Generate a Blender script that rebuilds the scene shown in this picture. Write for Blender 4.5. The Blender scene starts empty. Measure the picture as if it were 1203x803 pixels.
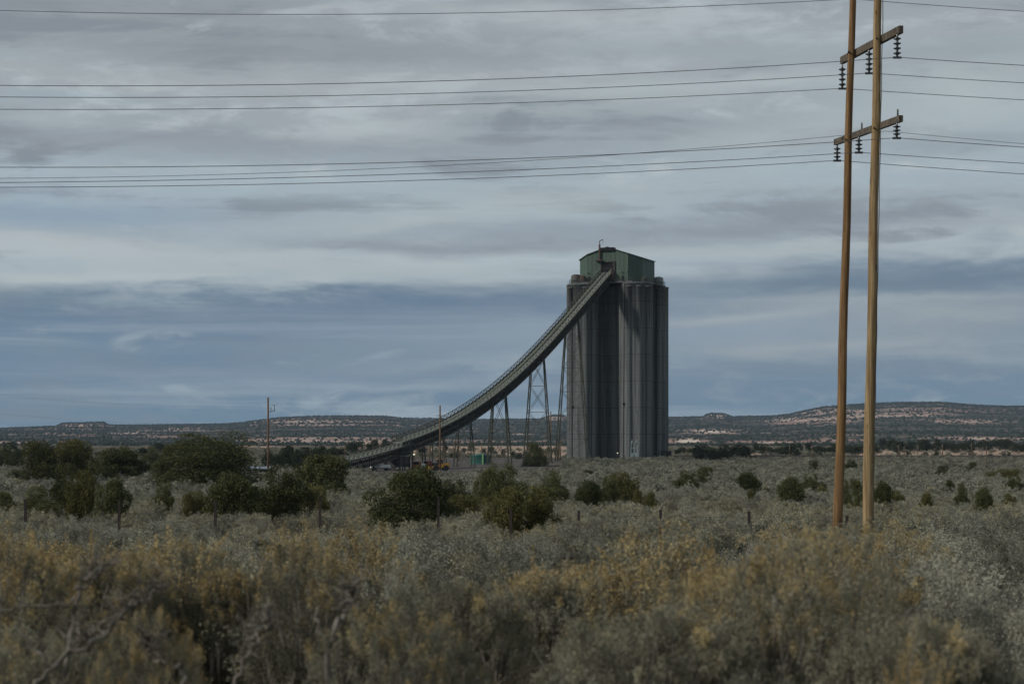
import bpy, math, random
import numpy as np
from mathutils import Vector, Matrix, noise as mnoise

R = math.radians
F = 2339.0            # focal length in photo pixels (70 mm on a 36 mm sensor, 1203 px wide)
CX, HY = 601.5, 524.0  # optical axis column, horizon row
CAMZ = 3.0
SC = bpy.context.scene
COL = SC.collection
rng = np.random.default_rng(7)
random.seed(7)

# ------------------------------------------------------------------ camera
cam_d = bpy.data.cameras.new('camera')
cam = bpy.data.objects.new('camera', cam_d)
COL.objects.link(cam)
cam.location = (0, 0, CAMZ)
cam.rotation_euler = (R(90), 0, 0)
cam_d.sensor_width = 36
cam_d.lens = 70
cam_d.shift_y = (HY - 401.5) / 1203.0
cam_d.clip_start = 0.5
cam_d.clip_end = 60000
cam_d.dof.use_dof = True
cam_d.dof.focus_distance = 600
cam_d.dof.aperture_fstop = 4.0
SC.camera = cam

SC.view_settings.view_transform = 'Standard'
SC.view_settings.look = 'None'
SC.view_settings.exposure = 0.0
SC.view_settings.gamma = 1.0
SC.view_settings.use_curve_mapping = False
SC.render.engine = 'CYCLES'
SC.cycles.use_denoising = True
SC.cycles.max_bounces = 6
SC.cycles.diffuse_bounces = 2
SC.cycles.volume_bounces = 0
SC.cycles.transparent_max_bounces = 8
SC.cycles.sample_clamp_indirect = 4

# ------------------------------------------------------------------ sun
SUN_EL, SUN_AZ = 33.0, -112.0     # azimuth from +Y towards +X: behind the camera on the left
sd = Vector((math.sin(R(SUN_AZ)) * math.cos(R(SUN_EL)), math.cos(R(SUN_AZ)) * math.cos(R(SUN_EL)), math.sin(R(SUN_EL))))
sun_d = bpy.data.lights.new('sun', 'SUN')
sun_d.energy = 2.5
sun_d.angle = R(6)
sun_d.color = (1.0, 0.94, 0.85)
sun = bpy.data.objects.new('sun', sun_d)
sun.rotation_euler = sd.to_track_quat('Z', 'Y').to_euler()
COL.objects.link(sun)


def lin(c):
    return tuple(((v / 255) / 12.92 if v <= 10 else (((v / 255) + 0.055) / 1.055) ** 2.4) for v in c)


def skc(c):
    k = (1.14, 1.175, 1.16) if c[0] > 112 else (1.11, 1.16, 1.115)
    return lin([v * f for v, f in zip(c, k)])


# ------------------------------------------------------------------ small node language
class NT:
    def __init__(s, tree):
        s.t = tree

    def n(s, kind, **kw):
        nd = s.t.nodes.new(kind)
        for k, v in kw.items():
            setattr(nd, k, v)
        return nd

    def put(s, sock, v):
        if isinstance(v, bpy.types.NodeSocket):
            s.t.links.new(v, sock)
        elif v is not None:
            if hasattr(sock.default_value, '__len__') and not hasattr(v, '__len__'):
                v = [v] * len(sock.default_value)
            if hasattr(v, '__len__') and len(v) == 3 and len(sock.default_value) == 4:
                v = tuple(v) + (1,)
            sock.default_value = v

    def m(s, op, a, b=None, c=None, clamp=False):
        nd = s.n('ShaderNodeMath', operation=op)
        nd.use_clamp = clamp
        s.put(nd.inputs[0], a)
        if b is not None: s.put(nd.inputs[1], b)
        if c is not None: s.put(nd.inputs[2], c)
        return nd.outputs[0]

    def add(s, a, b): return s.m('ADD', a, b)
    def sub(s, a, b): return s.m('SUBTRACT', a, b)
    def mul(s, a, b): return s.m('MULTIPLY', a, b)

    def comb(s, x, y, z):
        nd = s.n('ShaderNodeCombineXYZ')
        for i, v in enumerate((x, y, z)): s.put(nd.inputs[i], v)
        return nd.outputs[0]

    def sep(s, v):
        nd = s.n('ShaderNodeSeparateXYZ')
        s.put(nd.inputs[0], v)
        return nd.outputs

    def vscale(s, v, sc):
        nd = s.n('ShaderNodeVectorMath', operation='MULTIPLY')
        s.put(nd.inputs[0], v); s.put(nd.inputs[1], sc)
        return nd.outputs[0]

    def noise(s, v, scale=1.0, detail=4.0, rough=0.55, dist=0.0):
        nd = s.n('ShaderNodeTexNoise')
        s.put(nd.inputs['Vector'], v)
        nd.inputs['Scale'].default_value = scale
        nd.inputs['Detail'].default_value = detail
        nd.inputs['Roughness'].default_value = rough
        nd.inputs['Distortion'].default_value = dist
        return nd.outputs['Fac']

    def voro(s, v, scale=1.0, feature='F1', out='Distance'):
        nd = s.n('ShaderNodeTexVoronoi', feature=feature)
        s.put(nd.inputs['Vector'], v)
        nd.inputs['Scale'].default_value = scale
        return nd.outputs[out]

    def mapr(s, v, a, b, c=0.0, d=1.0, smooth=True):
        nd = s.n('ShaderNodeMapRange')
        nd.interpolation_type = 'SMOOTHSTEP' if smooth else 'LINEAR'
        s.put(nd.inputs[0], v)
        for i, x in enumerate((a, b, c, d)): nd.inputs[i + 1].default_value = x
        return nd.outputs[0]

    def mix(s, f, a, b, blend='MIX'):
        nd = s.n('ShaderNodeMix', data_type='RGBA', blend_type=blend)
        s.put(nd.inputs[0], f)
        s.put(nd.inputs[6], a); s.put(nd.inputs[7], b)
        return nd.outputs[2]

    def ramp(s, v, stops, interp='LINEAR'):
        nd = s.n('ShaderNodeValToRGB')
        cr = nd.color_ramp
        cr.interpolation = interp
        while len(cr.elements) < len(stops): cr.elements.new(0.5)
        for e, (p, c) in zip(cr.elements, stops):
            e.position = p
            e.color = tuple(c) + (1,)
        s.put(nd.inputs[0], v)
        return nd.outputs[0]


# ------------------------------------------------------------------ world: Nishita sky behind banks of stratus
world = bpy.data.worlds.new('World')
SC.world = world
world.use_nodes = True
wt = world.node_tree
wt.nodes.clear()
w = NT(wt)
sky = w.n('ShaderNodeTexSky', sky_type='NISHITA')
sky.sun_disc = False
sky.sun_elevation = R(SUN_EL)
sky.sun_rotation = R(SUN_AZ)
sky.altitude = 1900
gen = w.n('ShaderNodeTexCoord').outputs['Generated']
dx, dy, dz = w.sep(gen)
az = w.m('ARCTAN2', dx, dy)
hor = w.m('SQRT', w.add(w.mul(dx, dx), w.mul(dy, dy)))
te = w.m('DIVIDE', dz, w.m('MAXIMUM', hor, 0.05))
U = w.mul(az, F / 100.0)                 # azimuth, hundreds of "photo pixels" right of the axis
V = w.mul(te, F / 100.0)                 # height above the horizon in the same unit
# direction vector for the noise so nothing repeats and there is no seam behind the camera
Pn = w.comb(w.mul(dx, F / 100.0), w.mul(dy, F / 100.0), V)
warp = w.noise(w.vscale(Pn, (0.18, 0.18, 0.75)), 1.0, 6, 0.6)
warp2 = w.noise(w.vscale(Pn, (0.5, 0.5, 2.6)), 1.0, 5, 0.6)
Vw = w.add(V, w.mul(w.sub(warp, 0.5), 1.5))
Vw = w.add(Vw, w.mul(w.sub(warp2, 0.5), 0.75))
Vw = w.sub(Vw, w.mapr(U, 0.5, 5.0, 0.0, 0.30))
# band stops : V in hundreds of px above horizon (524 - photo row)/100
bands = [(0.0, (92, 110, 133)), (0.3, (91, 110, 134)), (0.7, (93, 111, 136)), (1.0, (106, 120, 139)), (1.25, (95, 111, 136)), (1.5, (90, 106, 131)),
         (1.72, (104, 116, 135)), (1.98, (146, 151, 159)), (2.2, (156, 161, 168)), (2.45, (136, 142, 152)), (2.7, (140, 147, 158)), (3.0, (146, 154, 163)),
         (3.35, (140, 146, 155)), (3.8, (136, 140, 148)), (4.3, (141, 144, 149)), (4.7, (136, 139, 145)), (5.3, (128, 131, 137)), (8.0, (135, 138, 144))]
base = w.ramp(w.m('DIVIDE', Vw, 8.0, clamp=True), [(a / 8.0, skc(c)) for a, c in bands])
fbm = w.noise(w.vscale(Pn, (0.42, 0.42, 1.7)), 1.0, 8, 0.62, 0.5)
streak = w.noise(w.vscale(Pn, (0.14, 0.14, 4.2)), 1.0, 6, 0.62, 0.3)
puff = w.noise(w.vscale(Pn, (1.1, 1.1, 3.4)), 1.0, 8, 0.62, 0.4)
upper = w.mapr(V, 1.6, 2.6)
lightmask = w.mapr(w.add(w.mul(fbm, 0.62), w.mul(puff, 0.38)), 0.51, 0.62)
darkmask = w.mapr(w.add(w.mul(fbm, 0.7), w.mul(streak, 0.3)), 0.49, 0.38)
col = w.mix(w.mul(lightmask, w.add(0.45, w.mul(upper, 0.45))), base, skc((158, 162, 168)))
col = w.mix(w.mul(darkmask, w.add(w.mul(upper, 0.55), 0.35)), col, skc((114, 118, 127)))
strk = w.mapr(streak, 0.50, 0.68)
col = w.mix(w.mul(strk, 0.45), col, skc((138, 146, 158)))


def blob(col, px, py, sx, sy, colour, amt, tilt=0.0):
    """a bank of cloud round a compass direction: centre and size in the same angular unit"""
    bu = w.mul(w.sub(w.add(U, w.mul(w.sub(warp, 0.5), 3.0)), (px - CX) / 100.0), 100.0 / sx)
    vv = w.add(w.add(V, w.mul(w.sub(warp2, 0.5), 0.5)), w.mul(U, tilt))
    bv = w.mul(w.sub(vv, (HY - py) / 100.0 + (px - CX) / 100.0 * tilt), 100.0 / sy)
    r2 = w.add(w.mul(bu, bu), w.mul(bv, bv))
    g = w.m('POWER', 2.718, w.mul(r2, -1.0))
    g = w.mul(g, w.mapr(puff, 0.25, 0.6, 0.75, 1.1))
    return w.mix(w.mul(g, amt), col, skc(colour))


for b in [
    (200, 374, 480, 15, (97, 109, 131), 0.6, 0),         # slate band under the bright bank, left and centre
    (560, 355, 260, 13, (86, 101, 127), 0.8, -0.01),
    (60, 430, 420, 18, (90, 107, 133), 0.45, 0),
    (600, 395, 210, 26, (118, 128, 143), 0.8, -0.02),     # grey puffs left of the silo
    (470, 452, 170, 7, (126, 135, 148), 0.8, 0),
    (250, 440, 260, 9, (114, 124, 141), 0.6, 0.01),
    (300, 408, 300, 6, (108, 121, 140), 0.4, 0),
    (1000, 395, 330, 45, (116, 124, 136), 0.75, 0),
    (960, 334, 330, 13, (93, 106, 126), 0.75, 0),        # slate band, right of the silo
    (1100, 318, 260, 13, (90, 103, 126), 0.6, 0),
    (900, 385, 190, 22, (128, 136, 150), 0.6, -0.04),        # grey puffs under it
    (1120, 372, 150, 20, (132, 136, 143), 0.8, 0),
    (960, 408, 160, 9, (136, 140, 147), 0.8, -0.03),
    (1000, 432, 330, 12, (104, 114, 134), 0.6, 0),
    (850, 462, 330, 16, (99, 113, 136), 0.6, 0),
    (1060, 352, 220, 8, (137, 141, 148), 0.7, -0.02),
    (870, 372, 120, 9, (138, 142, 149), 0.8, -0.08),
    (1090, 420, 170, 7, (128, 134, 144), 0.7, 0.02),
    (560, 425, 150, 8, (124, 132, 145), 0.7, -0.03),
    (180, 465, 200, 5, (116, 127, 142), 0.6, 0.01),
    (640, 20, 200, 14, (158, 161, 165), 0.7, 0.03),
    (880, 100, 160, 12, (158, 162, 166), 0.7, -0.03),
    (120, 330, 420, 9, (156, 160, 165), 0.85, 0.0),      # bright bank above the slate band
    (420, 318, 300, 12, (150, 155, 161), 0.8, 0.0),
    (50, 290, 220, 14, (156, 158, 163), 0.8, 0.05),
    (560, 288, 300, 11, (122, 125, 135), 0.85, 0),
    (430, 262, 270, 13, (152, 156, 160), 0.7, -0.05),
    (60, 255, 200, 20, (122, 135, 152), 0.75, 0.05),       # blue gap at left
    (330, 225, 300, 13, (141, 150, 159), 0.6, 0),
    (680, 232, 200, 16, (153, 157, 162), 0.6, -0.05),
    (880, 296, 200, 10, (148, 152, 157), 0.7, 0),
    (900, 268, 330, 13, (121, 124, 134), 0.8, 0),
    (1000, 232, 330, 18, (138, 142, 149), 0.5, 0),
    (1130, 125, 130, 55, (152, 157, 161), 0.8, 0),
    (1110, 70, 160, 14, (128, 132, 140), 0.6, 0),
    (1120, 178, 160, 12, (126, 131, 140), 0.6, 0),
    (920, 165, 110, 26, (154, 158, 162), 0.75, -0.05),
    (800, 60, 230, 40, (139, 143, 150), 0.5, 0),
    (300, 172, 480, 20, (124, 126, 134), 0.65, 0),
    (480, 152, 70, 12, (158, 162, 166), 0.7, 0),
    (60, 150, 90, 14, (152, 156, 162), 0.5, 0),
    (820, 150, 120, 16, (128, 131, 139), 0.5, 0),
    (330, 62, 420, 18, (122, 124, 131), 0.65, 0),
    (360, 100, 300, 14, (147, 150, 154), 0.5, 0),
    (100, 12, 420, 22, (126, 129, 135), 0.5, 0),
    (700, 108, 110, 14, (154, 158, 161), 0.6, 0),
]:
    col = blob(col, *b)

SKY_K = 0.10
cover = w.mapr(w.noise(w.vscale(gen, (1.5, 1.5, 3.0)), 1.0, 6, 0.55), 0.2, 0.5, 0.80, 0.97)
cover = w.m('MAXIMUM', cover, w.mapr(te, 0.45, 0.25, 0.0, 0.96))
col_s = w.vscale(col, (1 / SKY_K,) * 3)
final = w.mix(cover, sky.outputs[0], col_s)
bg = w.n('ShaderNodeBackground')
w.put(bg.inputs[0], final)
bg.inputs[1].default_value = SKY_K
wo = w.n('ShaderNodeOutputWorld')
wt.links.new(bg.outputs[0], wo.inputs[0])


# ------------------------------------------------------------------ materials
def mat(name, colour=(0.5, 0.5, 0.5), rough=0.85, metal=0.0, fn=None, spec=0.3):
    m = bpy.data.materials.new(name)
    m.use_nodes = True
    t = m.node_tree
    b = t.nodes['Principled BSDF']
    b.inputs['Base Color'].default_value = tuple(colour) + (1,)
    b.inputs['Roughness'].default_value = rough
    b.inputs['Metallic'].default_value = metal
    b.inputs['Specular IOR Level'].default_value = spec
    if fn:
        s = NT(t)
        fn(s, b)
    return m


def bump(s, b, h, strength=0.5, dist=0.05):
    nd = s.n('ShaderNodeBump')
    nd.inputs['Strength'].default_value = strength
    nd.inputs['Distance'].default_value = dist
    s.put(nd.inputs['Height'], h)
    s.put(b.inputs['Normal'], nd.outputs[0])


def objc(s): return s.n('ShaderNodeTexCoord').outputs['Object']
def posn(s): return s.n('ShaderNodeNewGeometry').outputs['Position']
def attr(s, name):
    nd = s.n('ShaderNodeAttribute'); nd.attribute_name = name
    return nd


def noisy(c1, c2, scale=(1, 1, 1), detail=5, lo=0.35, hi=0.65, bs=0.3, bd=0.02):
    def fn(s, b):
        v = s.vscale(objc(s), scale)
        f = s.noise(v, 1.0, detail, 0.6)
        s.put(b.inputs['Base Color'], s.mix(s.mapr(f, lo, hi), c1, c2))
        bump(s, b, f, bs, bd)
    return fn


def f_concrete(s, b):
    p = objc(s)
    x, y, z = s.sep(p)
    ang = s.noise(s.vscale(p, (0.8, 0.8, 0.022)), 1.0, 5, 0.65)       # long vertical runs of stain
    fine = s.noise(s.vscale(p, (2.2, 2.2, 0.05)), 1.0, 4, 0.6)
    big = s.noise(s.vscale(p, (0.12, 0.12, 0.02)), 1.0, 3, 0.5)
    mot = s.noise(p, 0.7, 6, 0.65)
    c = s.mix(s.mapr(ang, 0.38, 0.62), (0.062, 0.073, 0.078), (0.155, 0.172, 0.172))
    c = s.mix(s.mul(s.mapr(fine, 0.5, 0.72), 0.55), c, (0.24, 0.255, 0.248))
    c = s.mix(s.mul(s.mapr(big, 0.5, 0.35), 0.5), c, (0.04, 0.043, 0.043))
    lift = s.m('FRACT', s.mul(z, 1 / 1.22))                            # slip-form lift lines
    ll = s.m('LESS_THAN', lift, 0.09)
    pour = s.noise(s.comb(0.0, 0.0, s.m('FLOOR', s.mul(z, 1 / 1.22))), 3.7, 1, 0.5)
    c = s.mix(s.mul(s.mapr(pour, 0.35, 0.65), 0.30), c, (0.13, 0.14, 0.138))
    c = s.mix(s.mul(ll, 0.40), c, (0.05, 0.05, 0.048))
    lift2 = s.m('LESS_THAN', s.m('FRACT', s.mul(z, 1 / 9.76)), 0.03)
    c = s.mix(s.mul(lift2, 0.5), c, (0.04, 0.04, 0.04))
    c = s.mix(s.mul(s.mapr(mot, 0.4, 0.7), 0.35), c, (0.13, 0.13, 0.12))
    s.put(b.inputs['Base Color'], c)
    bump(s, b, s.add(mot, s.mul(ll, -0.5)), 0.4, 0.1)


def f_cladding(c1, c2, pitch):
    def fn(s, b):
        p = objc(s)
        x, y, z = s.sep(p)
        u = s.add(s.mul(x, 1.0), s.mul(y, 1.0))
        rib = s.m('PINGPONG', u, pitch)
        n1 = s.noise(s.vscale(p, (0.6, 0.6, 0.07)), 1.0, 5, 0.6)
        c = s.mix(s.mapr(n1, 0.35, 0.7), c1, c2)
        c = s.mix(s.mul(s.m('LESS_THAN', rib, pitch * 0.12), 0.35), c, tuple(v * 0.55 for v in c1))
        s.put(b.inputs['Base Color'], c)
        bump(s, b, rib, 0.5, 0.15)
    return fn


def f_wood(c1, c2, c3):
    def fn(s, b):
        p = objc(s)
        g = s.noise(s.vscale(p, (11, 11, 0.30)), 1.0, 6, 0.7)
        blot = s.noise(s.vscale(p, (3.0, 3.0, 0.8)), 1.0, 6, 0.7)
        knot = s.voro(s.vscale(p, (3.2, 3.2, 1.1)), 1.0)
        crack = s.noise(s.vscale(p, (40, 40, 0.7)), 1.0, 3, 0.6)
        c = s.mix(s.mapr(g, 0.36, 0.64), c1, c2)
        c = s.mix(s.mul(s.mapr(blot, 0.45, 0.62), 0.6), c, c3)
        c = s.mix(s.mul(s.mapr(crack, 0.60, 0.68), 0.8), c, tuple(v * 0.25 for v in c1))
        c = s.mix(s.mapr(knot, 0.10, 0.16, 0.75, 0.0), c, tuple(v * 0.3 for v in c1))
        s.put(b.inputs['Base Color'], c)
        bump(s, b, s.add(g, s.mul(crack, -0.6)), 0.6, 0.02)
    return fn


def leafmat(name, c1, c2, gold=None, trans=0.14):
    """leaf cards: tone from the per-face attribute 'tone' (real differences between sprigs) and per-plant variation"""
    def fn(s, b):
        a = s.n('ShaderNodeAttribute'); a.attribute_name = 'tone'
        r, g, bl = s.sep(a.outputs['Vector'])
        oi = s.n('ShaderNodeObjectInfo').outputs['Random']
        k = s.m('ADD', s.mul(r, 0.5), s.mul(oi, 0.65))
        c = s.mix(s.mapr(k, 0.05, 1.0, smooth=False), c1, c2)
        if gold:
            c = s.mix(g, c, s.mix(bl, gold[0], gold[1]))
        s.put(b.inputs['Base Color'], c)
        tr = s.n('ShaderNodeBsdfTranslucent')
        s.put(tr.inputs[0], c)
        mx = s.n('ShaderNodeMixShader')
        mx.inputs[0].default_value = trans
        s.t.links.new(b.outputs[0], mx.inputs[1]); s.t.links.new(tr.outputs[0], mx.inputs[2])
        s.t.links.new(mx.outputs[0], s.t.nodes['Material Output'].inputs[0])
    return mat(name, c1, 0.8, 0, fn, 0.15)


M = {}
M['concrete'] = mat('silo_concrete', rough=0.95, fn=f_concrete, spec=0.1)
M['green'] = mat('green_cladding', rough=0.6, fn=f_cladding((0.052, 0.086, 0.064), (0.072, 0.112, 0.084), 0.9))
M['green_roof'] = mat('green_roof', (0.035, 0.06, 0.045), 0.7, fn=noisy((0.03, 0.05, 0.04), (0.05, 0.075, 0.058), (0.5, 0.5, 0.5)))
M['dark'] = mat('dark_interior', (0.012, 0.012, 0.012), 0.95)
M['steel'] = mat('weathered_steel', rough=0.7, fn=noisy((0.035, 0.037, 0.034), (0.085, 0.08, 0.068), (2, 2, 2)))
M['steel_pale'] = mat('galvanised_steel', rough=0.6, fn=noisy((0.12, 0.135, 0.13), (0.21, 0.22, 0.205), (2, 2, 2)))
M['deck'] = mat('gallery_sheet', rough=0.8, fn=noisy((0.085, 0.097, 0.068), (0.145, 0.155, 0.115), (0.8, 0.8, 0.8)))
M['truss'] = mat('dark_truss_steel', rough=0.8, fn=noisy((0.030, 0.032, 0.026), (0.065, 0.065, 0.052), (1, 1, 1)))
M['tower'] = mat('olive_tower_steel', rough=0.8, fn=noisy((0.040, 0.045, 0.034), (0.08, 0.082, 0.062), (1, 1, 1)))
M['rail'] = mat('pale_rail_paint', rough=0.6, fn=noisy((0.22, 0.24, 0.20), (0.33, 0.34, 0.29), (2, 2, 2)))
M['belt'] = mat('black_belt', (0.02, 0.02, 0.02), 0.9)
M['rust'] = mat('rusty_steel', rough=0.9, fn=noisy((0.10, 0.035, 0.02), (0.17, 0.08, 0.045), (1.5, 1.5, 1.5)))
M['rust_dark'] = mat('dull_rusty_steel', rough=0.9, fn=noisy((0.05, 0.035, 0.03), (0.10, 0.06, 0.045), (1.5, 1.5, 1.5)))
M['tank'] = mat('teal_paint', rough=0.5, fn=noisy((0.030, 0.105, 0.09), (0.042, 0.14, 0.115), (0.6, 0.6, 0.2)))
M['tank_pale'] = mat('pale_ladder_paint', (0.22, 0.42, 0.20), 0.6)
M['pole'] = mat('treated_pole_wood', rough=0.9, fn=f_wood((0.150, 0.100, 0.050), (0.37, 0.275, 0.15), (0.22, 0.135, 0.055)))
M['pole_brown'] = mat('brown_treated_pole_wood', rough=0.9, fn=f_wood((0.095, 0.055, 0.026), (0.27, 0.165, 0.075), (0.15, 0.08, 0.032)))
M['pole_far'] = mat('brown_pole_wood', rough=0.9, fn=f_wood((0.10, 0.06, 0.035), (0.17, 0.11, 0.07), (0.13, 0.09, 0.06)))
M['arm'] = mat('grey_crossarm_wood', rough=0.95, fn=f_wood((0.06, 0.05, 0.038), (0.15, 0.125, 0.095), (0.08, 0.068, 0.052)))
M['glass'] = mat('insulator_porcelain', (0.045, 0.05, 0.055), 0.25, spec=0.6)
M['wire'] = mat('aluminium_wire', (0.16, 0.16, 0.165), 0.5, 0.3)
M['post'] = mat('fence_post_steel', rough=0.9, fn=noisy((0.02, 0.018, 0.015), (0.05, 0.04, 0.035), (4, 4, 4)))
M['yellow'] = mat('yellow_machine_paint', rough=0.6, fn=noisy((0.34, 0.17, 0.02), (0.46, 0.27, 0.03), (1, 1, 1)))
M['red'] = mat('red_paint', rough=0.5, fn=noisy((0.16, 0.03, 0.02), (0.24, 0.05, 0.035), (1, 1, 1)))
M['white'] = mat('white_paint', rough=0.5, fn=noisy((0.55, 0.56, 0.55), (0.72, 0.72, 0.70), (1, 1, 1)))
M['rubber'] = mat('rubber', (0.02, 0.02, 0.02), 0.9)
M['window'] = mat('dark_window_glass', (0.02, 0.025, 0.03), 0.15, spec=0.6)
M['paleblue'] = mat('pale_blue_steel', rough=0.6, fn=noisy((0.20, 0.26, 0.27), (0.28, 0.34, 0.34), (1, 1, 1)))
M['shed'] = mat('dark_shed_sheet', rough=0.8, fn=noisy((0.03, 0.03, 0.03), (0.06, 0.055, 0.05), (1, 1, 1)))
M['shedroof'] = mat('pale_shed_roof', rough=0.6, fn=noisy((0.13, 0.16, 0.19), (0.20, 0.23, 0.26), (1, 1, 1)))
M['bark'] = mat('juniper_bark', rough=0.95, fn=noisy((0.05, 0.04, 0.03), (0.12, 0.10, 0.08), (8, 8, 2)))
M['stem'] = mat('grey_sage_stem', rough=0.95, fn=noisy((0.10, 0.09, 0.075), (0.25, 0.23, 0.20), (20, 20, 6)))
M['deadwood'] = mat('bleached_dead_wood', rough=0.95, fn=noisy((0.08, 0.07, 0.058), (0.21, 0.19, 0.16), (16, 16, 6)))
M['sage'] = leafmat('sage_leaf', (0.056, 0.058, 0.042), (0.37, 0.365, 0.29), gold=((0.30, 0.26, 0.14), (0.48, 0.43, 0.27)))
M['rabbit'] = leafmat('rabbitbrush_leaf', (0.070, 0.070, 0.050), (0.31, 0.295, 0.215), gold=((0.28, 0.18, 0.06), (0.53, 0.41, 0.19)))
M['juniper'] = leafmat('juniper_leaf', (0.036, 0.046, 0.022), (0.105, 0.112, 0.050), gold=((0.12, 0.12, 0.03), (0.17, 0.14, 0.04)), trans=0.15)
M['juniper_olive'] = leafmat('olive_juniper_leaf', (0.062, 0.068, 0.028), (0.14, 0.138, 0.058), gold=((0.16, 0.13, 0.03), (0.2, 0.16, 0.05)), trans=0.15)
M['juniper_far'] = leafmat('far_juniper_leaf', (0.020, 0.028, 0.016), (0.045, 0.058, 0.034), trans=0.1)


def f_ground(s, b):
    p = posn(s)
    n1 = s.noise(p, 0.02, 6, 0.6)
    n2 = s.noise(p, 0.6, 6, 0.65)
    n3 = s.noise(p, 0.11, 5, 0.6)
    dirt = s.mix(s.mapr(n2, 0.35, 0.65), (0.13, 0.10, 0.075), (0.22, 0.17, 0.125))
    litter = s.mix(s.mapr(n2, 0.3, 0.7), (0.06, 0.056, 0.042), (0.115, 0.105, 0.08))
    a = s.n('ShaderNodeAttribute'); a.attribute_name = 'soil'
    bare = a.outputs['Fac']
    c = s.mix(s.mapr(n3, 0.42, 0.6), litter, dirt)
    sand = s.mix(s.mapr(n3, 0.35, 0.65), (0.27, 0.195, 0.15), (0.38, 0.29, 0.225))
    k = s.mapr(s.add(bare, s.mul(s.sub(n1, 0.5), 1.2)), 0.42, 0.58)
    c = s.mix(k, c, sand)
    s.put(b.inputs['Base Color'], c)
    bump(s, b, n2, 0.6, 0.15)


M['ground'] = mat('desert_ground', rough=1.0, fn=f_ground, spec=0.0)


def f_mesa(s, b):
    p = posn(s)
    x, y, z = s.sep(p)
    a = s.n('ShaderNodeAttribute'); a.attribute_name = 'soil'
    bare = a.outputs['Fac']
    strata = s.noise(s.comb(s.mul(x, 0.0016), s.mul(y, 0.0008), s.mul(z, 0.13)), 1.0, 5, 0.6)
    n1 = s.noise(p, 0.004, 7, 0.62)
    n2 = s.noise(p, 0.022, 5, 0.65)
    rock = s.mix(s.mapr(strata, 0.4, 0.6), (0.27, 0.175, 0.145), (0.42, 0.32, 0.27))
    rock = s.mix(s.mapr(s.add(bare, s.mul(n2, 0.2)), 0.75, 1.0), rock, (0.62, 0.52, 0.44))
    scrub = s.mix(s.mapr(n2, 0.35, 0.65), (0.044, 0.048, 0.042), (0.105, 0.092, 0.078))
    k = s.mapr(s.add(bare, s.add(s.mul(s.sub(n1, 0.5), 1.0), s.mul(s.sub(n2, 0.5), 1.6))), 0.14, 0.36)
    c = s.mix(k, scrub, rock)
    vor = s.voro(p, 0.075)                                  # single junipers on the slope
    dots = s.mapr(s.add(vor, s.add(s.mul(bare, 0.10), s.mul(s.sub(n1, 0.5), 0.9))), 0.28, 0.40, 1.0, 0.0)
    c = s.mix(s.mul(dots, 0.9), c, (0.022, 0.030, 0.020))
    s.put(b.inputs['Base Color'], c)
    bump(s, b, s.add(n2, s.mul(dots, 0.5)), 0.8, 6.0)


M['mesa'] = mat('mesa_slope', rough=1.0, fn=f_mesa, spec=0.0)
M['ballast'] = mat('dark_ballast', rough=1.0, fn=noisy((0.03, 0.028, 0.026), (0.07, 0.06, 0.055), (2, 2, 2)))
M['coal'] = mat('coal_yard_dirt', rough=1.0, fn=noisy((0.035, 0.03, 0.028), (0.10, 0.085, 0.075), (0.15, 0.15, 0.15)))
M['rock'] = mat('pale_sandstone', rough=1.0, fn=noisy((0.30, 0.22, 0.17), (0.48, 0.38, 0.30), (0.3, 0.3, 0.8)))

lampm = bpy.data.materials.new('lit_lamp'); lampm.use_nodes = True
lb = lampm.node_tree.nodes['Principled BSDF']
lb.inputs['Emission Color'].default_value = (1, 0.9, 0.6, 1); lb.inputs['Emission Strength'].default_value = 0.7
M['lamp'] = lampm


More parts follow.
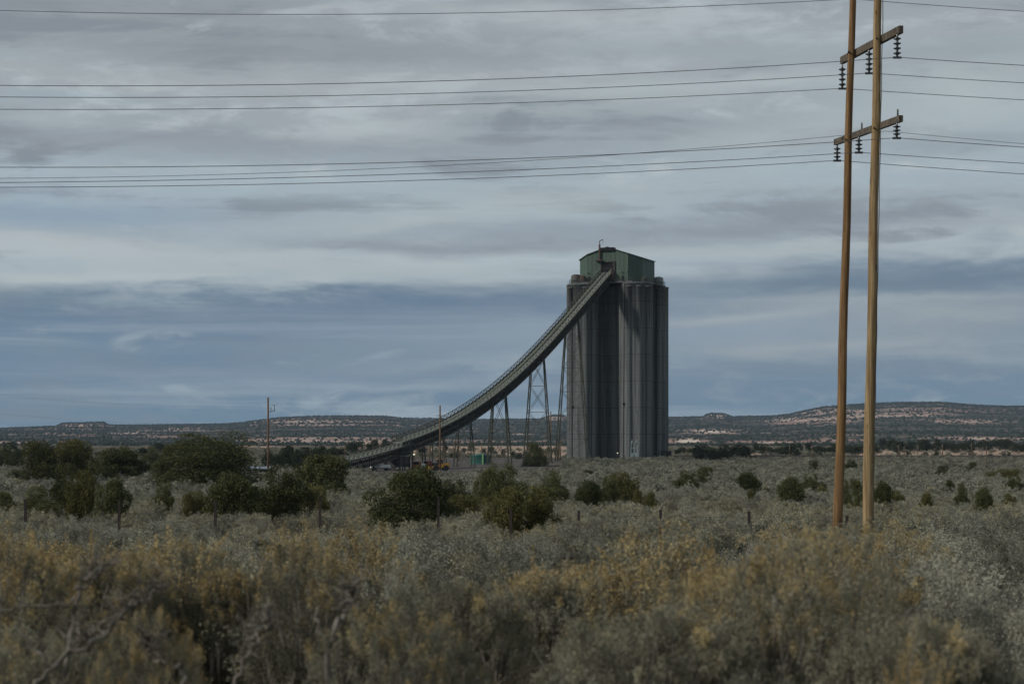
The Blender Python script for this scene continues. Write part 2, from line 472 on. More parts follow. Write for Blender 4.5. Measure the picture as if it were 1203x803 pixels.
# ------------------------------------------------------------------ mesh builder
class MB:
    def __init__(s):
        s.v = []; s.f = []; s.mi = []; s.n = 0
        s.smooth = []

    def raw(s, verts, faces, mi=0, smooth=False):
        s.v.extend([tuple(v) for v in verts])
        for f in faces:
            s.f.append(tuple(i + s.n for i in f)); s.mi.append(mi); s.smooth.append(smooth)
        s.n += len(verts)
        return s

    def box(s, c, size, rz=0.0, mi=0, mtx=None):
        hx, hy, hz = size[0] / 2, size[1] / 2, size[2] / 2
        vs = [Vector((x, y, z)) for z in (-hz, hz) for x, y in ((-hx, -hy), (hx, -hy), (hx, hy), (-hx, hy))]
        m = Matrix.Translation(c) @ Matrix.Rotation(rz, 4, 'Z')
        if mtx is not None: m = mtx @ m
        return s.raw([m @ v for v in vs], [(3, 2, 1, 0), (4, 5, 6, 7), (0, 1, 5, 4), (1, 2, 6, 5), (2, 3, 7, 6), (3, 0, 4, 7)], mi)

    def beam(s, p, q, wd, ht=None, mi=0):
        ht = ht or wd
        p, q = Vector(p), Vector(q)
        d = q - p; L = d.length
        if L < 1e-6: return s
        d.normalize()
        up = Vector((0, 0, 1)) if abs(d.z) < 0.95 else Vector((1, 0, 0))
        sx = d.cross(up).normalized(); sz = sx.cross(d).normalized()
        vs = []
        for base in (p, q):
            for a, b in ((-1, -1), (1, -1), (1, 1), (-1, 1)):
                vs.append(base + sx * a * wd / 2 + sz * b * ht / 2)
        return s.raw(vs, [(3, 2, 1, 0), (4, 5, 6, 7), (0, 1, 5, 4), (1, 2, 6, 5), (2, 3, 7, 6), (3, 0, 4, 7)], mi)

    def tube(s, pts, rad, n=6, mi=0, cap=True, smooth=True):
        pts = [Vector(p) for p in pts]
        if not hasattr(rad, '__len__'): rad = [rad] * len(pts)
        vs = []; fs = []
        ref = None
        for i, p in enumerate(pts):
            d = (pts[min(i + 1, len(pts) - 1)] - pts[max(i - 1, 0)]).normalized()
            if ref is None:
                ref = Vector((0, 0, 1)) if abs(d.z) < 0.9 else Vector((1, 0, 0))
            sx = d.cross(ref).normalized(); sy = sx.cross(d).normalized()
            for k in range(n):
                a = 2 * math.pi * k / n
                vs.append(p + (sx * math.cos(a) + sy * math.sin(a)) * rad[i])
        for i in range(len(pts) - 1):
            for k in range(n):
                k2 = (k + 1) % n
                fs.append((i * n + k, i * n + k2, (i + 1) * n + k2, (i + 1) * n + k))
        s.raw(vs, fs, mi, smooth)
        if cap:
            s.f.append(tuple(range(s.n - n, s.n))); s.mi.append(mi); s.smooth.append(False)
            s.f.append(tuple(reversed(range(s.n - len(vs), s.n - len(vs) + n)))); s.mi.append(mi); s.smooth.append(False)
        return s

    def lathe(s, prof, n=24, c=(0, 0, 0), mi=0, smooth=True):
        c = Vector(c)
        vs = []; fs = []
        for r, z in prof:
            for k in range(n):
                a = 2 * math.pi * k / n
                vs.append(c + Vector((r * math.cos(a), r * math.sin(a), z)))
        for i in range(len(prof) - 1):
            for k in range(n):
                k2 = (k + 1) % n
                fs.append((i * n + k, i * n + k2, (i + 1) * n + k2, (i + 1) * n + k))
        return s.raw(vs, fs, mi, smooth)

    def prism(s, poly, z0, z1, mi=0):
        """poly: xy list (counter-clockwise); z0/z1 floats or per-vertex lists"""
        n = len(poly)
        a = z0 if hasattr(z0, '__len__') else [z0] * n
        b = z1 if hasattr(z1, '__len__') else [z1] * n
        vs = [(p[0], p[1], a[i]) for i, p in enumerate(poly)] + [(p[0], p[1], b[i]) for i, p in enumerate(poly)]
        fs = [tuple(reversed(range(n))), tuple(range(n, 2 * n))]
        fs += [(i, (i + 1) % n, n + (i + 1) % n, n + i) for i in range(n)]
        return s.raw(vs, fs, mi)

    def mesh(s, name, mats):
        me = bpy.data.meshes.new(name)
        me.from_pydata(s.v, [], s.f)
        for m in mats: me.materials.append(m)
        me.polygons.foreach_set('material_index', s.mi)
        me.polygons.foreach_set('use_smooth', s.smooth)
        me.update()
        return me

    def build(s, name, mats, parent=None, loc=None):
        if not isinstance(mats, (list, tuple)): mats = [mats]
        o = bpy.data.objects.new(name, s.mesh(name, mats))
        COL.objects.link(o)
        if parent: o.parent = parent
        if loc is not None: o.location = loc
        return o


def tag(o, label=None, cat=None, group=None, kind=None):
    if label: o['label'] = label
    if cat: o['category'] = cat
    if group: o['group'] = group
    if kind: o['kind'] = kind
    return o


def thing(name, label, cat, loc=(0, 0, 0), rz=0.0, group=None):
    o = bpy.data.objects.new(name, None)
    o.empty_display_size = 0.3
    COL.objects.link(o)
    o.location = loc; o.rotation_euler = (0, 0, rz)
    return tag(o, label, cat, group)


def P(px, py, d):
    return Vector(((px - CX) / F * d, d, CAMZ + (HY - py) / F * d))


# ------------------------------------------------------------------ terrain
ZR = np.array([0, 7, 14, 30, 70, 110, 150, 260, 380, 524, 620, 742, 900, 1300, 2000, 2600.])
ZZ = np.array([1.3, 1.25, .75, .0, -.42, -1.12, -1.95, -2.9, -3.6, -3.9, -3.2, -2.1, -.9, .8, 2.6, 4.0])


def zbase(r): return np.interp(r, ZR, ZZ)
def ground_at(x, y): return float(zbase(math.hypot(x, y)))


def dist_for_row(py, lift=0.0):
    """distance at which the plain is seen on a photo row"""
    r = np.linspace(60, 2000, 4000)
    rows = HY + (CAMZ - zbase(r) - lift) / r * F
    return float(np.interp(-py, -rows, r))


RPX = [-4000, -2500, -1200, -400, -60, 0, 66, 72, 78, 122, 127, 133, 200, 262, 285, 300, 330, 372, 410, 455, 474, 500, 560, 634, 642, 650, 662, 668, 720, 826, 831, 836, 850, 860, 905,
       925, 945, 965, 985, 1010, 1050, 1080, 1104, 1122, 1140, 1170, 1203, 1300, 1800, 2600, 4200]
RPY = [500, 494, 505, 499, 507, 505.5, 503, 499.8, 499.2, 498.2, 501.0, 501.6, 501, 500, 498.5, 496, 492.5, 490.6, 490.3, 490.6, 493.2, 493.2, 494.5, 494, 491.5, 489.5, 489.5, 493.5, 493, 491.5, 488.2, 487.4,
       487.9, 491.2, 490.8, 489, 484.5, 480.5, 478.8, 477.2, 475.6, 475.2, 475.2, 476.8, 478.6, 479.8, 480.6, 484, 498, 490, 500]


def ridge_h(px):
    return 10 + (HY - np.interp(px, RPX, RPY)) / F * 7000.0 - 7.0


def fbm(x, y, o=4):
    return mnoise.fractal(Vector((x, y, 3.1)), 1.0, 2.0, o)


def soil_gauss(px, py, lst):
    v = 0.0
    for cx, cy, sx, sy, a in lst:
        v = max(v, a * math.exp(-((px - cx) / sx) ** 2 - ((py - cy) / sy) ** 2))
    return v


MESA_BARE = [(836, 506.5, 34, 2.2, 1.1), (808, 517.5, 22, 3.5, 1.2), (905, 519, 60, 1.8, .9), (960, 493, 60, 4, .55), (1000, 484, 60, 6, .5), (1075, 483, 80, 6, .45),
             (1150, 515, 60, 2.0, .9), (980, 517, 40, 2, .8), (1130, 494, 60, 3, .6), (20, 503, 80, 3, .5), (30, 520, 60, 2.4, .6), (155, 509, 22, 1.5, .9), (190, 513, 40, 2, .6),
             (100, 499.5, 32, 2.0, .8), (360, 494.5, 90, 2.5, .75), (400, 499, 90, 1.0, .7), (350, 516, 70, 3, .8), (440, 515, 60, 3, .6), (450, 505, 8, .8, .9), (845, 489, 15, 2.2, .9),
             (652, 491, 14, 2, .8), (612, 510, 14, 1.2, .9), (930, 497, 26, 1.2, .8), (1040, 488, 80, 2, .5), (220, 505, 60, 2, .5), (560, 518, 60, 2, .4), (60, 510, 60, 2.0, .5)]
PLAIN_BARE = [(1120, 534, 110, 7, 1.5), (1060, 529, 60, 3, .7), (590, 526, 70, 9, 1.6), (640, 530, 50, 7, 1.3), (500, 530, 60, 6, .7), (420, 521, 90, 3, .8), (120, 521, 120, 2, .4), (300, 524, 60, 4, .7),
              (1180, 526, 60, 4, .7), (950, 537, 60, 2.2, .6), (820, 526, 30, 3, .5)]


def radial_mesh(name, radii, hfun, material, bare, full=True):
    front = np.linspace(-19, 19, 521)
    if full:
        rest = np.concatenate([np.linspace(-180, -19, 81)[:-1], front, np.linspace(19, 180, 81)[1:-1]])
    else:
        rest = np.concatenate([np.linspace(-60, -19, 61)[:-1], front, np.linspace(19, 60, 61)[1:]])
    azs = np.radians(rest)
    na, nr = len(azs), len(radii)
    vs = np.zeros((nr, na, 3)); so = np.zeros((nr, na))
    for i, r in enumerate(radii):
        for j, a in enumerate(azs):
            x, y = r * math.sin(a), r * math.cos(a)
            z = hfun(r, a, x, y)
            vs[i, j] = (x, y, z)
            if y > 50 and abs(a) < 0.35:
                px = CX + x / y * F; py = HY - (z - CAMZ) / y * F
                so[i, j] = soil_gauss(px, py, bare)
    faces = []
    for i in range(nr - 1):
        for j in range(na - (0 if full else 1)):
            j2 = (j + 1) % na
            faces.append((i * na + j, (i + 1) * na + j, (i + 1) * na + j2, i * na + j2))
    if radii[0] < 10:
        faces.append(tuple(range(na)))
    me = bpy.data.meshes.new(name)
    me.from_pydata(vs.reshape(-1, 3).tolist(), [], faces)
    me.materials.append(material)
    at = me.attributes.new('soil', 'FLOAT', 'POINT')
    at.data.foreach_set('value', so.reshape(-1).astype(np.float32))
    me.polygons.foreach_set('use_smooth', [True] * len(faces))
    me.update()
    o = bpy.data.objects.new(name, me); COL.objects.link(o)
    o['kind'] = 'structure'
    return o


def h_plain(r, a, x, y):
    z = float(zbase(r))
    amp = min(1.0, r / 60) * 0.10
    if r > 800: amp = 0.5 * min(1, (r - 800) / 600) + .1
    if r >= 2599: amp = 0
    return z + amp * fbm(x * 0.03, y * 0.03, 3)


def mesa_height(r, a, x, y):
    px = CX + math.tan(max(-1.4, min(1.4, a))) * F
    H = float(ridge_h(px))
    t = min(1.0, max(0.0, (r - 2600) / 4400))
    s = 0.24 * min(1, t / 0.45) + 0.76 * (max(0, (t - 0.40)) / 0.60) ** 1.25
    # benches cut by ledges
    st = s * 6; fl = math.floor(st); fr = st - fl
    s2 = (fl + min(1, max(0, (fr - 0.25) / 0.5)) ** 1.5) / 6
    s = 0.55 * s + 0.45 * s2
    if r > 7000: s = 1.0 - min(0.5, (r - 7000) / 9000)
    nz = fbm(x * 0.0011, y * 0.0011, 6) * 7.0 * min(1, t * 5) * (1.0 if r < 6500 else 0.12)
    return 4.0 + H * s + nz * (1 - 0.7 * t)


radii1 = [3, 5, 8, 12, 16, 20, 26, 34, 44, 58, 76, 98, 125, 150, 180, 220, 260, 310, 360, 420, 470, 524, 570, 620, 680, 742, 800, 860, 930, 1010, 1100, 1200, 1320, 1460, 1620, 1800, 2000, 2200, 2400, 2600]
radial_mesh('ground', radii1, h_plain, M['ground'], PLAIN_BARE)
radii2 = [2600] + list(np.linspace(2680, 6960, 72)) + [7000, 7060, 7400, 8200, 10000, 14000, 20000]
radial_mesh('mesa_hills', radii2, mesa_height, M['mesa'], MESA_BARE, full=True)
# dark trampled yard round the silo and under the conveyor
def patch(name, poly, lift, m):
    vs = [(x, y, 0) for x, y in poly]
    b = MB()
    n = 10
    # grid between two rails of the polygon (left edge list, right edge list)
    L, Rr = poly[:len(poly) // 2], poly[len(poly) // 2:][::-1]
    vv = []; ff = []
    for (a, c) in zip(L, Rr):
        for k in range(n + 1):
            t = k / n
            x, y = a[0] + (c[0] - a[0]) * t, a[1] + (c[1] - a[1]) * t
            vv.append((x, y, ground_at(x, y) + lift))
    for i in range(len(L) - 1):
        for k in range(n):
            ff.append((i * (n + 1) + k, i * (n + 1) + k + 1, (i + 1) * (n + 1) + k + 1, (i + 1) * (n + 1) + k))
    b.raw(vv, ff, 0, True)
    o = b.build(name, m); o['kind'] = 'structure'
    return o


def gp(px, d): return ((px - CX) / F * d, d)


patch('coal_yard', [gp(385, y) for y in (515, 540, 580, 620, 680, 740, 800)] + [gp(x, y) for x, y in ((800, 800), (800, 740), (720, 690), (655, 625), (640, 580), (600, 540), (560, 515))], 0.12, M['coal'])

# ------------------------------------------------------------------ storage silo
SS = 0.3206                     # metres per photo pixel at the silo
SIL = Vector((39.9, 750.0, 0))
TH = R(-20.6)
def rot(x, y): return (x * math.cos(TH) - y * math.sin(TH), x * math.sin(TH) + y * math.cos(TH))
GZ = ground_at(39.9, 742) - 0.3
ZT = CAMZ + (HY - 336) * SS        # top of the concrete
silo = thing('storage_silo', 'tall clustered concrete coal silo with green metal house on top', 'silo', (SIL.x, SIL.y, GZ), TH)
HC = ZT - GZ
S2 = 10.4; RC = 6.1
def cyl(r, n=48, h=HC):
    return MB().lathe([(r, 0), (r, h * .25), (r, h * .5), (r, h * .75), (r, h - .6), (r + .12, h - .55), (r + .12, h), (0.01, h)], n)
for (x, y) in ((-S2, -S2), (S2, -S2), (S2, S2), (-S2, S2)):
    cyl(RC).build('silo_cylinder', M['concrete'], silo, (x, y, 0))
for (x, y, r) in ((0.2, -S2 + 6.2, 3.2), (S2 - 1.4, 0.0, 3.6), (0, S2 - 1.8, 3.6), (-S2 + 1.8, 0, 3.6)):
    cyl(r, 32, HC - 0.4).build('interstice_wall', M['concrete'], silo, (x, y, 0))
for (ang, who) in ((-32, (-S2, -S2)), (-62, (-S2, -S2)), (-100, (S2, -S2)), (-62, (S2, -S2)), (-28, (S2, -S2)), (-120, (-S2, -S2)), (-52, (S2, S2))):
    x, y = who[0] + math.cos(R(ang)) * (RC - .15), who[1] + math.sin(R(ang)) * (RC - .15)
    cyl(1.15, 16, HC - 1.2).build('pilaster', M['concrete'], silo, (x, y, 0))
MB().box((0, 0, HC / 2), (16, 13, HC - 1.0)).build('core_wall', M['concrete'], silo)
# roof slab with chamfers
sl = 15.6
def oct_(a, c): return [(-a + c, -a), (a - c, -a), (a, -a + c), (a, a - c), (a - c, a), (-a + c, a), (-a, a - c), (-a, -a + c)]
MB().prism(oct_(sl, 5.2), HC + 0.02, HC + 0.55).build('roof_slab', M['concrete'], silo)
# railing
rb = MB()
oc = oct_(sl - .25, 5.2)
for i in range(8):
    a, b_ = oc[i], oc[(i + 1) % 8]
    L = math.dist(a, b_); n = max(2, int(L / 2))
    for k in range(n):
        t = k / n
        x, y = a[0] + (b_[0] - a[0]) * t, a[1] + (b_[1] - a[1]) * t
        rb.beam((x, y, HC + .55), (x, y, HC + 1.7), .09)
    for h in (1.1, 1.68):
        rb.beam((*a, HC + h), (*b_, HC + h), .09)
rb.build('railing', M['steel'], silo)
# penthouse : octagon plan, gable roof with the ridge running front to back
pa, pc = 12.2, 4.3
cx0 = -0.2
po = [(cx0 + x, y) for x, y in oct_(pa, pc)]
z0 = HC + 0.57
EH, PH = 8.9, 12.9           # wall height at the eave and at the ridge
def wall_h(x): return EH + (PH - EH) * (1 - abs(x - cx0) / pa)
poly = []
for i in range(8):
    a, b_ = po[i], po[(i + 1) % 8]
    poly.append(a)
    if (a[0] - cx0) * (b_[0] - cx0) < 0: poly.append((cx0, a[1]))
pent = MB().prism(poly, z0, [z0 + wall_h(x) for x, y in poly]).build('penthouse', M['green'], silo)
rf = MB()
for sgn in (-1, 1):
    pts = [(cx0, -pa - .45), (cx0 + sgn * (pa - pc), -pa - .45), (cx0 + sgn * (pa + .45), -pa + pc - .2), (cx0 + sgn * (pa + .45), pa - pc + .2), (cx0 + sgn * (pa - pc), pa + .45), (cx0, pa + .45)]
    if sgn < 0: pts = pts[::-1]
    zz = [z0 + EH + (PH - EH) * (1 - abs(x - cx0) / pa) for x, y in pts]
    rf.prism(pts, [z + .02 for z in zz], [z + .3 for z in zz])
rf.build('roof', M['green_roof'], pent)
# dark ridge vent
MB().prism([(cx0 - 2.6, -pa - .75), (cx0 + 2.6, -pa - .75), (cx0 + 2.6, -pa + 2), (cx0 - 2.6, -pa + 2)], z0 + PH - 1.25, z0 + PH - .1).build('ridge_vent', M['dark'], pent)
v = MB()
v.beam((cx0 - 2.9, -pa - .55, z0 + PH - 4.8), (cx0 - 2.9, -pa - .55, z0 + PH + 1.2), .55)
v.tube([(cx0 - 2.9, -pa - .55, z0 + PH + 1.4), (cx0 - 2.9, -pa - .55, z0 + PH + 2.4), (cx0 - 1.6, -pa - .55, z0 + PH + 2.9)], .16)
v.beam((cx0 - 1.6, -pa - .55, z0 + PH + 1.2), (cx0 - 1.6, -pa - .55, z0 + PH + 2.9), .1)
v.box((cx0 - 2.9, -pa - .9, z0 + PH - 4.9), (3.0, 1.6, .25))
v.build('roof_hoist', M['rust_dark'], pent)
# big doorway for the belt, dark, with a steel frame
dw = MB().box((cx0 + 0.1, -pa - .02, z0 + 3.9), (4.6, .2, 7.0)); dw.build('belt_opening', M['dark'], pent)
fr = MB()
for sx in (-2.5, 2.7): fr.beam((cx0 + sx, -pa - .3, z0 - .1), (cx0 + sx, -pa - .3, z0 + 7.6), .4)
fr.beam((cx0 - 2.7, -pa - .3, z0 + 7.6), (cx0 + 2.9, -pa - .3, z0 + 7.6), .4)
for zz in (2.4, 5.0): fr.beam((cx0 - 2.5, -pa - .34, z0 + zz), (cx0 + 2.7, -pa - .34, z0 + zz), .16)
fr.build('door_frame', M['steel'], pent)
MB().box((cx0 + 1.9, -pa - .9, z0 + 2.0), (2.0, 1.4, 3.4)).build('drive_housing', M['rust_dark'], pent)
for (x, zz, wd) in ((-7.0, .4, .9), (6.0, .4, .9)):
    MB().box((cx0 + x, -pa - .02, z0 + 1.15), (wd, .12, 2.1)).build('door', M['dark'], pent)
for (x, zz) in ((-7.9, 5.2 - 1.2), (-4.0, 3.9), (5.2, 3.9), (7.4, 3.9)):
    lf = MB(); lf.beam((cx0 + x, -pa, z0 + zz), (cx0 + x, -pa - .7, z0 + zz + .2), .12); lf.box((cx0 + x, -pa - .75, z0 + zz), (.5, .4, .35))
    lf.build('wall_light', M['steel_pale'], pent)
# dust collectors at the corners of the roof
def rooftank(x, y, m, h=2.8, r=1.9):
    t = MB().lathe([(r, 0), (r, h), (r * .55, h + .55), (0.01, h + .65)], 20).build('rooftop_tank', m, silo, (x, y, HC + .57))
    q = MB()
    for k in range(12):
        a = k * math.pi / 6
        q.beam((math.cos(a) * (r + .6), math.sin(a) * (r + .6), 0), (math.cos(a) * (r + .6), math.sin(a) * (r + .6), 1.3), .1)
        a2 = a + math.pi / 6
        q.beam((math.cos(a) * (r + .6), math.sin(a) * (r + .6), 1.3), (math.cos(a2) * (r + .6), math.sin(a2) * (r + .6), 1.3), .1)
    q.build('tank_railing', M['steel'], t)
    MB().tube([(0, 0, h * .6), (-x * .12, -y * .12, h * .8), (-x * .34, -y * .34, h * .7)], .3, 8).build('duct', M['steel'], t)
rooftank(-13.0, -10.6, M['steel'])
rooftank(-9.6, -13.1, M['rust_dark'], 2.2, 1.1)
rooftank(12.8, 10.4, M['steel_pale'])
rooftank(13.0, -9.0, M['steel'], 1.2, 1.0)
# ladder cage and pipes on the left front cylinder, door openings at the foot
lad = MB()
lx, ly = -S2 - 3.9, -S2 - RC * .80
for dxx in (-.3, .3): lad.beam((lx + dxx, ly, 1), (lx + dxx, ly, HC + 1), .12)
k = 1.0
while k < HC:
    lad.beam((lx - .45, ly, k), (lx + .45, ly, k), .10); k += 1.1
lad.build('ladder', M['steel'], silo)
pp = MB()
for (x, y) in ((S2 - 3.3, -S2 - 5.45), (S2 - 5.7, -S2 - 2.6)):
    pp.tube([(x, y, .5), (x, y, HC)], .16, 6)
pp.build('downpipe', M['steel_pale'], silo)
MB().box((S2 + RC - .2, S2 - 1.0, 1.7), (2.0, 5.4, 3.4)).build('loading_door', M['dark'], silo)
MB().box((S2 + 3.2, -1.5, 1.5), (1.6, 5.5, 3.0)).build('foot_opening', M['dark'], silo)
for (x, y) in ((S2 + RC - .4, S2 - 4.0), (S2 + RC - .4, S2 + 2.0)): MB().box((x, y, 1.9), (2.4, .4, 3.8)).build('door_jamb', M['concrete'], silo)
for (a, h) in ((-1.2, 18), (-2.1, 21), (-1.75, 5.5)):
    MB().box((S2 + math.cos(a) * RC, -S2 + math.sin(a) * RC, h), (.8, .8, 1.0)).build('wall_port', M['dark'], silo)
for (a, h) in ((-1.9, 20), (-1.5, 46), (-2.2, 36)):
    MB().box((-S2 + math.cos(a) * RC, -S2 + math.sin(a) * RC, h), (.7, .7, .9)).build('wall_port', M['dark'], silo)

def small(name, label, cat, px, d, rz=0.0, group=None, dz=0.0):
    x = (px - CX) / F * d
    return thing(name, label, cat, (x, d, ground_at(x, d) + dz), rz, group)

# pale blue frame at the foot of the silo
t = small('loading_frame', 'pale blue steel frame with box hoppers at the foot of the silo', 'frame', 745, 728)
b = MB()
for x in (-1.3, 0.0, 1.3):
    b.beam((x, 0, 0), (x * .8, 0, 6.4 + abs(x) * .4), .28)
b.beam((-1.3, 0, 2.7), (1.3, 0, 2.7), .25); b.beam((-1.2, 0, 4.6), (1.2, 0, 4.6), .2)
b.beam((-1.3, 0, .2), (0, 0, 2.7), .15); b.beam((1.3, 0, .2), (0, 0, 2.7), .15)
b.build('frame', M['paleblue'], t)
MB().box((-.8, 0, 1.9), (1.1, 1.1, 1.2)).build('hopper', M['paleblue'], t)
MB().box((.9, 0, 2.0), (1.2, 1.1, 1.4)).build('hopper', M['paleblue'], t)
for x in (-.8, .75): MB().tube([(x, 0, 6.2), (x, 0, 7.5)], [.35, .08], 8).build('finial', M['paleblue'], t)
t = small('yard_lamp', 'small lit lamp on a short post before the dark silo recess', 'lamp', 725.5, 727)
MB().tube([(0, 0, 0), (0, 0, 2.6)], .07, 6).build('post', M['steel'], t)
MB().lathe([(.02, 2.55), (.2, 2.7), (.2, 2.85), (.02, 3.0)], 10).build('lamp_head', M['lamp'], t)

# ------------------------------------------------------------------ conveyor gallery
E = Vector((37.3, 738.0)); UD = Vector((-.352, -.936)).normalized(); WN = Vector((-.936, .352)).normalized()
def plan_s(px):
    k = (px - CX) / F
    return (E.x - k * E.y) / (k * UD.y - UD.x)
edge_px = [(718.5, 330), (701, 350.5), (683.6, 371.5), (660, 398.5), (641, 419.5), (621, 440.5), (602, 458), (585, 473.5), (568, 486.5), (547, 499), (526, 510), (500, 522.5), (474, 532.5)]
tail_px = [(485, 532), (462, 539.5), (440, 546), (409, 553.5), (401, 555)]
def path_from(px_list, step=3.0):
    ss = np.array([plan_s(p[0]) for p in px_list])
    zz = []
    for s, (px, py) in zip(ss, px_list):
        y = E.y + UD.y * s
        zz.append(CAMZ + (HY - py) / F * y)
    zz = np.array(zz)
    n = int(round((ss[-1] - ss[0]) / step))
    sq = np.linspace(ss[0], ss[-1], n + 1)
    # quadratic fit through the measured edge keeps the long steel curve fair
    co = np.polyfit(ss, zz, min(4, len(ss) - 2))
    zq = np.polyval(co, sq)
    return [Vector((E.x + UD.x * s, E.y + UD.y * s, z)) for s, z in zip(sq, zq)]

conv = thing('conveyor_gallery', 'long curved steel conveyor gallery climbing on trestles to the silo top', 'conveyor')
GW, GH = 4.2, 3.0
W3 = Vector((WN.x, WN.y, 0))
UP = Vector((0, 0, 1))
def gallery(path, gh, parent, gw=GW, roof=True):
    def ribbon(name, m, off_a, off_b, th):
        b = MB(); vs = []; fs = []
        for p in path:
            a = p + W3 * off_a[0] + UP * off_a[1]; c = p + W3 * off_b[0] + UP * off_b[1]
            nrm = UP * th if abs(off_a[1] - off_b[1]) < .01 else W3 * th
            vs += [a, c, c + nrm, a + nrm]
        for i in range(len(path) - 1):
            o = i * 4; q = o + 4
            for k in range(4):
                k2 = (k + 1) % 4
                fs.append((o + k, o + k2, q + k2, q + k))
        fs += [(0, 1, 2, 3), tuple(len(vs) - 4 + k for k in (3, 2, 1, 0))]
        b.raw(vs, fs, 0)
        return b.build(name, m, parent)
    ribbon('floor_deck', M['truss'], (.1, 0), (gw - .1, 0), .12)
    ribbon('belt', M['belt'], (.9, gh * .38), (gw - .9, gh * .38), .5)
    ribbon('roof_deck', M['deck'], (.12, gh - .2), (gw - .12, gh - .2), .1)
    hood = MB()
    for i in range(len(path) - 1):
        p, q = path[i], path[i + 1]
        off = W3 * (gw * .62) + UP * (gh + .02)
        hood.tube([p + off, q + off], .5, 8, cap=False)
    hood.build('belt_hood', M['deck'], parent)
    for side, off in (('near', 0.0), ('far', gw)):
        t = MB()
        for i in range(len(path) - 1):
            p, q = path[i] + W3 * off, path[i + 1] + W3 * off
            t.beam(p, q, .3, .34); t.beam(p + UP * gh, q + UP * gh, .3, .34)
            t.beam(p, p + UP * gh, .26)
            m_ = (p + q) / 2
            t.beam(m_, m_ + UP * gh, .16)
            if i % 2: t.beam(p, q + UP * gh, .16)
            else: t.beam(p + UP * gh, q, .16)
        t.beam(path[-1] + W3 * off, path[-1] + W3 * off + UP * gh, .26)
        t.build('side_truss', M['truss'], parent)
    for off in (.12, gw - .02):
        h = MB()
        for i in range(len(path) - 1):
            p, q = path[i] + W3 * off + UP * (gh + .16), path[i + 1] + W3 * off + UP * (gh + .16)
            for hh in (.05, 1.3): h.beam(p + UP * hh, q + UP * hh, .14)
            mm = (p + q) / 2
            h.beam(p, p + UP * 1.3, .13); h.beam(p, mm + UP * 1.3, .11); h.beam(mm + UP * 1.3, q, .11); h.beam(mm, mm + UP * 1.3, .10)
        h.build('handrail', M['rail'] if off < 1 else M['tower'], parent)
    rb = MB()
    for i in range(len(path)):
        p = path[i]
        rb.beam(p + UP * (gh + .0) + W3 * .2, p + UP * (gh + .02) + W3 * (gw - .2), .34, .45)
        if i + 1 < len(path):
            q = path[i + 1]
            rb.beam(p + UP * (gh + .1) + W3 * .3, q + UP * (gh + .1) + W3 * (gw - .3), .13, .2)
    for i in range(len(path) - 1):
        rb.beam(path[i] + UP * (gh + .12) + W3 * 1.0, path[i + 1] + UP * (gh + .12) + W3 * 1.0, .12, .12)
    rb.build('roof_bracing', M['steel_pale'], parent)
path1 = path_from(edge_px)
gallery(path1, GH, conv)
# solid siding along the lower half of the near side of the climbing part is absent: it is open truss
def tower_at(px, top_w, base_w, fat=0.34, parent=conv, depth=1.5, zb=None):
    s = plan_s(px)
    c = min(path1, key=lambda p: abs((p - Vector((E.x + UD.x * s, E.y + UD.y * s, p.z))).length))
    top = c + W3 * (GW / 2)
    gz = ground_at(top.x, top.y) - .3
    br = MB()
    L = [[None] * 2 for _ in range(2)]
    U3 = Vector((UD.x, UD.y, 0))
    for i, sx in enumerate((-1, 1)):
        for j, sy in enumerate((-1, 1)):
            tp = top + W3 * sx * top_w / 2 + U3 * sy * depth * .35 + UP * .05
            bp = Vector((top.x, top.y, gz)) + W3 * sx * base_w / 2 + U3 * sy * depth
            L[i][j] = (bp, tp)
    h = top.z - gz
    n = max(2, int(h / 7.5))
    P_ = lambda l, t: l[0].lerp(l[1], t)
    for k in range(n):
        t0, t1 = k / n, (k + 1) / n
        for (a, b2) in ((L[0][0], L[1][0]), (L[0][1], L[1][1])):
            br.beam(P_(a, t0), P_(b2, t1), .12); br.beam(P_(b2, t0), P_(a, t1), .12)
            br.beam(P_(a, t1), P_(b2, t1), .15)
        for (a, b2) in ((L[0][0], L[0][1]), (L[1][0], L[1][1])):
            br.beam(P_(a, t1), P_(b2, t1), .15)
            br.beam(P_(a, t0), P_(b2, t1), .10) if k % 2 else br.beam(P_(a, t1), P_(b2, t0), .10)
    o = br.build('support_tower', M['tower'], parent)
    for i in range(2):
        for j in range(2):
            MB().beam(L[i][j][0], L[i][j][1], fat).build('leg', M['tower'], o)
    return o
tower_at(679, 4.4, 11.8, .46)
tower_at(638, 4.4, 9.3, .42)
tower_at(595, 4.2, 7.4, .5)
tower_at(555, 4.0, 6.0, .34)
tower_at(524, 3.8, 4.6, .3)
tower_at(497, 3.6, 4.2, .3)

# the low, flatter feeder conveyor at the tail
feed = thing('feeder_conveyor', 'low dark covered conveyor rising gently beside the dark junipers', 'conveyor')
p2 = path_from(tail_px, 3.0)
p2 = [p + UP * 0.1 for p in p2]
gallery(p2, 2.5, feed, 3.4)
for i in range(0, len(p2), 3):
    for off in (0.2, 3.2):
        a = p2[i] + W3 * off
        MB().beam((a.x, a.y, ground_at(a.x, a.y) - .2), a, .35).build('trestle_leg', M['steel'], feed)
c = p2[-1]
cab = MB().box((c.x, c.y, c.z + 3.0), (4.0, 3.4, .9), math.atan2(UD.y, UD.x))
cab.build('head_box', M['steel_pale'], feed)
hr = MB()
for sx in (-1.9, 0, 1.9): hr.beam((c.x + sx, c.y - 1.6, c.z + 3.4), (c.x + sx, c.y - 1.6, c.z + 4.4), .1)
hr.beam((c.x - 1.9, c.y - 1.6, c.z + 4.4), (c.x + 1.9, c.y - 1.6, c.z + 4.4), .1)
hr.build('platform_rail', M['steel_pale'], feed)
